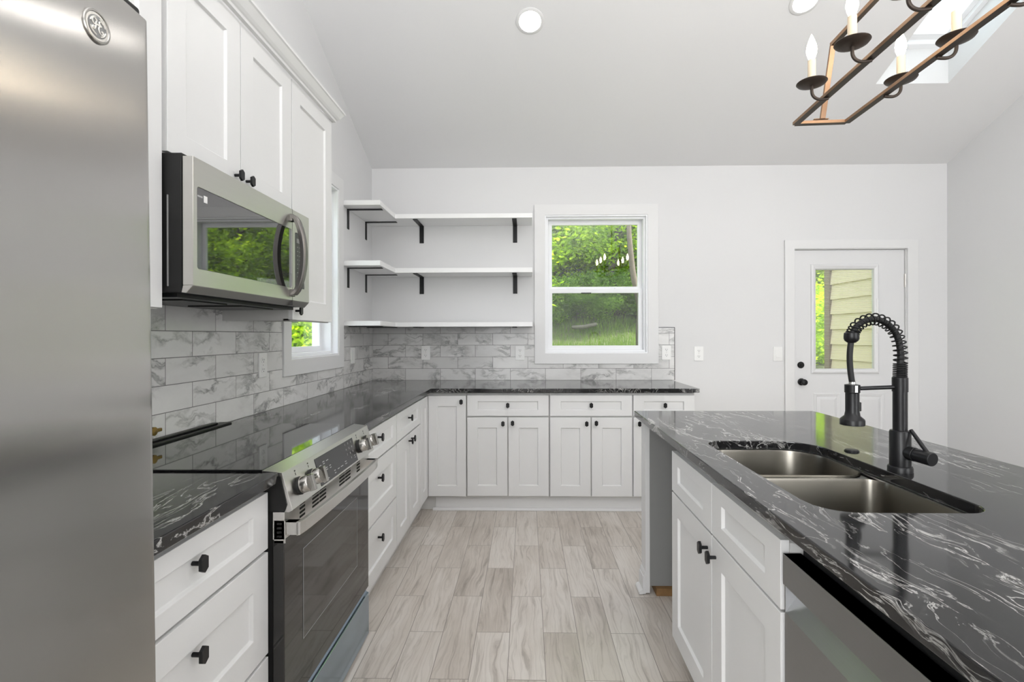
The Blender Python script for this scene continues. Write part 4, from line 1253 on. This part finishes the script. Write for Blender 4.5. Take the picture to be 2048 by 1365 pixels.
# rising ground
nx, ny = 40, 40
gv, gf = [], []
for j in range(ny + 1):
    for i in range(nx + 1):
        x = -22 + 44 * i / nx
        y = YB + T + 0.0 + (34 - YB) * (j / ny) ** 1.5
        t = max(0.0, y - 5.0)
        z = 0.15 + 1.30 * (1 - math.exp(-t / 3.2)) + max(0, y - 10.5) * 0.42 + 0.05 * math.sin(x * 1.7 + y) * min(1, t)
        gv.append((x, y, z - 0.05))
for j in range(ny):
    for i in range(nx):
        a = j * (nx + 1) + i
        gf.append((a, a + 1, a + nx + 2, a + nx + 1))
def ground_z(x, y):
    t = max(0.0, y - 5.0)
    return 0.10 + 1.30 * (1 - math.exp(-t / 3.2)) + max(0, y - 10.5) * 0.42 + 0.05 * math.sin(x * 1.7 + y) * min(1, t)
o = MB().add(gv, gf).build('ground', 'soil', smooth=True); tag(o, 'rising green ground behind the house', 'ground', kind='structure')
o = MB().add([(-22, -12, -0.05), (XW - T - 0.01, -12, -0.05), (XW - T - 0.01, 4.55, -0.05), (-22, 4.55, -0.05)], [(0, 1, 2, 3)]).build('ground_side', 'soil'); tag(o, 'green ground beside the house', 'ground', kind='structure')

def leaf_cards(pts, size, seed):
    r = np.random.default_rng(seed)
    n = len(pts)
    d = r.normal(size=(n, 3)); d[:, 2] *= 0.5
    d /= np.linalg.norm(d, axis=1)[:, None]
    e = r.normal(size=(n, 3)); e -= d * (e * d).sum(1)[:, None]
    e /= np.linalg.norm(e, axis=1)[:, None]
    s = size * (0.6 + 0.8 * r.random(n))[:, None]
    v = np.stack([pts - d * s, pts + e * s * 0.45, pts + d * s, pts - e * s * 0.45], 1).reshape(-1, 3)
    f = np.arange(n * 4).reshape(-1, 4)
    return v.tolist(), f.tolist()
def foliage_mesh(name, n, ext, size, seed, mat, clumps=46, shell=0.55):
    r = np.random.default_rng(seed)
    c = r.normal(size=(clumps, 3)); c /= np.linalg.norm(c, axis=1)[:, None]
    c *= (shell + (1 - shell) * r.random(clumps))[:, None] * np.array(ext)
    k_ = r.integers(0, clumps, n)
    p = c[k_] + r.normal(size=(n, 3)) * np.array([0.20, 0.20, 0.11]) * (sum(ext) / 3)
    v, f = leaf_cards(p, size, seed + 1)
    me = bpy.data.meshes.new(name); me.from_pydata(v, [], f); me.materials.append(MAT[mat]); me.update()
    return me
TREE = [foliage_mesh('foliage', 20000, (1.5, 1.4, 1.5), 0.054, 10 + i, 'leaf_green') for i in range(3)]
BUSH = [foliage_mesh('foliage', 8000, (0.9, 0.8, 0.6), 0.032, 30 + i, 'bush_green', 30) for i in range(2)]
def trunk_mesh(h, r, seed, bend=0.25):
    q = random.Random(seed)
    pts, rr = [], []
    x = y = 0.0
    for i in range(9):
        t = i / 8
        pts.append((x, y, h * t)); rr.append(r * (1 - 0.6 * t))
        x += q.uniform(-bend, bend) * 0.4; y += q.uniform(-bend, bend) * 0.4
    m = MB(); m.sweep(smooth_path(pts, 3), [r * (1 - 0.6 * i / 24) for i in range(25)], 10)
    for b in range(5):
        i = q.randint(4, 7); p = Vector(pts[i]); a = q.uniform(0, 2 * PI)
        e = p + Vector((math.cos(a) * 1.0, math.sin(a) * 1.0, q.uniform(0.3, 0.9)))
        mid = p.lerp(e, 0.5) + Vector((0, 0, 0.12))
        m.sweep([p, mid, e], [r * 0.35, r * 0.25, r * 0.1], 6)
    return m
TRK = [trunk_mesh(3.4, 0.10, 3 + i) for i in range(2)]
TRKME = []
def plant(kind, x, y, zc, s, label, group, rot, meshes, trunk=True):
    gz = ground_z(x, y) if y > YB else -0.05
    t_ = thing(kind, label, kind.replace('_', ' '), (x, y, gz), rot, group)
    f = bpy.data.objects.new('foliage', meshes[rng.integers(0, len(meshes))]); COL.objects.link(f); f.parent = t_
    f.location = (0, 0, zc); f.scale = (s, s, s); f.rotation_euler = (0, 0, rng.random() * 6.28)
    if trunk:
        if not TRKME:
            for q in TRK:
                ob = q.build('trunk', 'bark', t_, smooth=True); TRKME.append(ob.data); bpy.data.objects.remove(ob)
        b = bpy.data.objects.new('trunk', TRKME[rng.integers(0, 2)]); COL.objects.link(b); b.parent = t_
        b.scale = (s, s, s * zc / 2.6)
    return t_
TL, TG = 'leafy bright green tree in the woods outside the windows', 'trees outside'
for row, (yy, n_, zc, s) in enumerate(((12.3, 10, 1.9, 0.95), (14.0, 10, 2.3, 1.15), (15.5, 9, 2.8, 1.4), (18.5, 8, 3.0, 1.7))):
    for i in range(n_):
        x = -3.0 + 14 * (i + 0.5) / n_ + rng.uniform(-0.5, 0.5)
        plant('tree', x, yy + rng.uniform(-0.6, 0.6), zc + rng.uniform(-0.4, 0.5), s * rng.uniform(0.9, 1.2), TL, TG, 0, TREE)
for (x, y) in ((-4.6, 11.4), (-6.2, 14.0), (-8.0, 11.0)):
    plant('tree', x, y, 2.4 + rng.uniform(-0.3, 0.6), 1.1, 'green tree on the slope outside the left wall window', 'trees beside the house', 0, TREE)
for i in range(22):
    x = -2.4 + 9.5 * i / 21 + rng.uniform(-0.3, 0.3); y = 11.4 + rng.uniform(-0.2, 0.9)
    plant('bush', x, y, 0.42, rng.uniform(0.75, 1.10), 'low dark green bush at the edge of the woods', 'bushes outside', 0, BUSH, False)
for (x, y) in ((4.6, 8.3), (3.0, 7.6)):
    plant('bush', x, y, 0.4, 0.6, 'bright leafy bush outside the entry door glass', 'bushes by the door', 0, TREE, False)
for (x, y, s_) in ((-3.05, 6.7, 0.8), (-3.6, 7.9, 0.85), (-4.2, 9.1, 0.95)):
    plant('bush', x, y, 0.75, s_, 'pale green leafy bush on the slope outside the left wall window', 'bushes beside the house', 0, TREE, False)
# bent tree at the right of the window
tt = thing('slender_tree', 'slender bent bare trunk at the right side of the back window view', 'tree', (1.86, 8.75, ground_z(1.86, 8.75)))
pts = [(0.10, 0, -0.1), (0.08, 0, 0.4), (0.10, 0, 0.75), (0.05, 0, 1.05), (-0.02, 0, 1.35), (-0.07, 0, 1.8), (-0.10, 0, 2.3), (-0.06, 0, 3.0)]
MB().sweep(smooth_path(pts, 4), [0.072 - 0.0013 * i for i in range(29)], 10).build('trunk', 'trunk_bark', tt, smooth=True)
MB().sweep([(0.06, 0, 1.02), (0.13, 0.02, 1.25), (0.17, 0.04, 1.6)], [0.035, 0.03, 0.015], 8).build('branch', 'trunk_bark', tt, smooth=True)
for i, (x0, z0, x1, z1) in enumerate(((0.85, 2.4, 0.2, 2.0), (-0.9, 2.3, -0.1, 2.9))):
    pass
lg = MB().sweep([(0.98, 10.9, ground_z(0.98, 10.9) + 0.12), (1.22, 10.85, ground_z(1.22, 10.85) + 0.13), (1.50, 10.95, ground_z(1.5, 10.95) + 0.12)], [0.04, 0.045, 0.04], 10).build('fallen_log', 'log_bark', smooth=True)
tag(lg, 'pale fallen log lying in the grass outside the back window', 'log')
# grass
n = 24000
gx = rng.uniform(-2.0, 3.5, n); gy = 5.6 + 5.9 * rng.random(n)
pts = np.stack([gx, gy, np.array([ground_z(a, b) for a, b in zip(gx, gy)])], 1)
hgt = 0.05 + 0.13 * rng.random(n)
ang = rng.uniform(0, PI, n)
dx, dy = np.cos(ang) * 0.008, np.sin(ang) * 0.008
ln = rng.normal(size=(n, 2)) * 0.04
v = np.empty((n, 3, 3))
v[:, 0] = pts + np.stack([dx, dy, np.zeros(n) - 0.04], 1)
v[:, 1] = pts + np.stack([-dx, -dy, np.zeros(n) - 0.04], 1)
v[:, 2] = pts + np.stack([ln[:, 0], ln[:, 1], hgt], 1)
me = bpy.data.meshes.new('grass'); me.from_pydata(v.reshape(-1, 3).tolist(), [], np.arange(n * 3).reshape(-1, 3).tolist()); me.materials.append(MAT['grass_green'])
go = bpy.data.objects.new('grass', me); COL.objects.link(go); tag(go, 'tall green grass on the slope outside the back window', 'grass', kind='stuff')
# lap siding of the wing beyond the door
sd = thing('siding_wall', 'cream lap siding of the house wing seen through the door glass', 'siding', (3.64, YB + T, 0), kind='structure')
m = MB()
Y0, Y1, ex = 0.02, 1.60, 0.178
for i in range(17):
    z0 = -0.055 + i * ex
    m.add([(0.0, Y0, z0), (0.0, Y1, z0), (0.022, Y1, z0 + ex), (0.022, Y0, z0 + ex), (0.022, Y0, z0), (0.022, Y1, z0)], [(0, 1, 2, 3), (0, 4, 5, 1)])
m.box(0.022, Y0, -0.1, 0.12, Y1, 2.9)
m.build('boards', 'siding_paint', sd)
MB().box(-0.012, Y1, -0.1, 0.12, Y1 + 0.10, 2.9).build('corner_board', 'post_brown', sd)
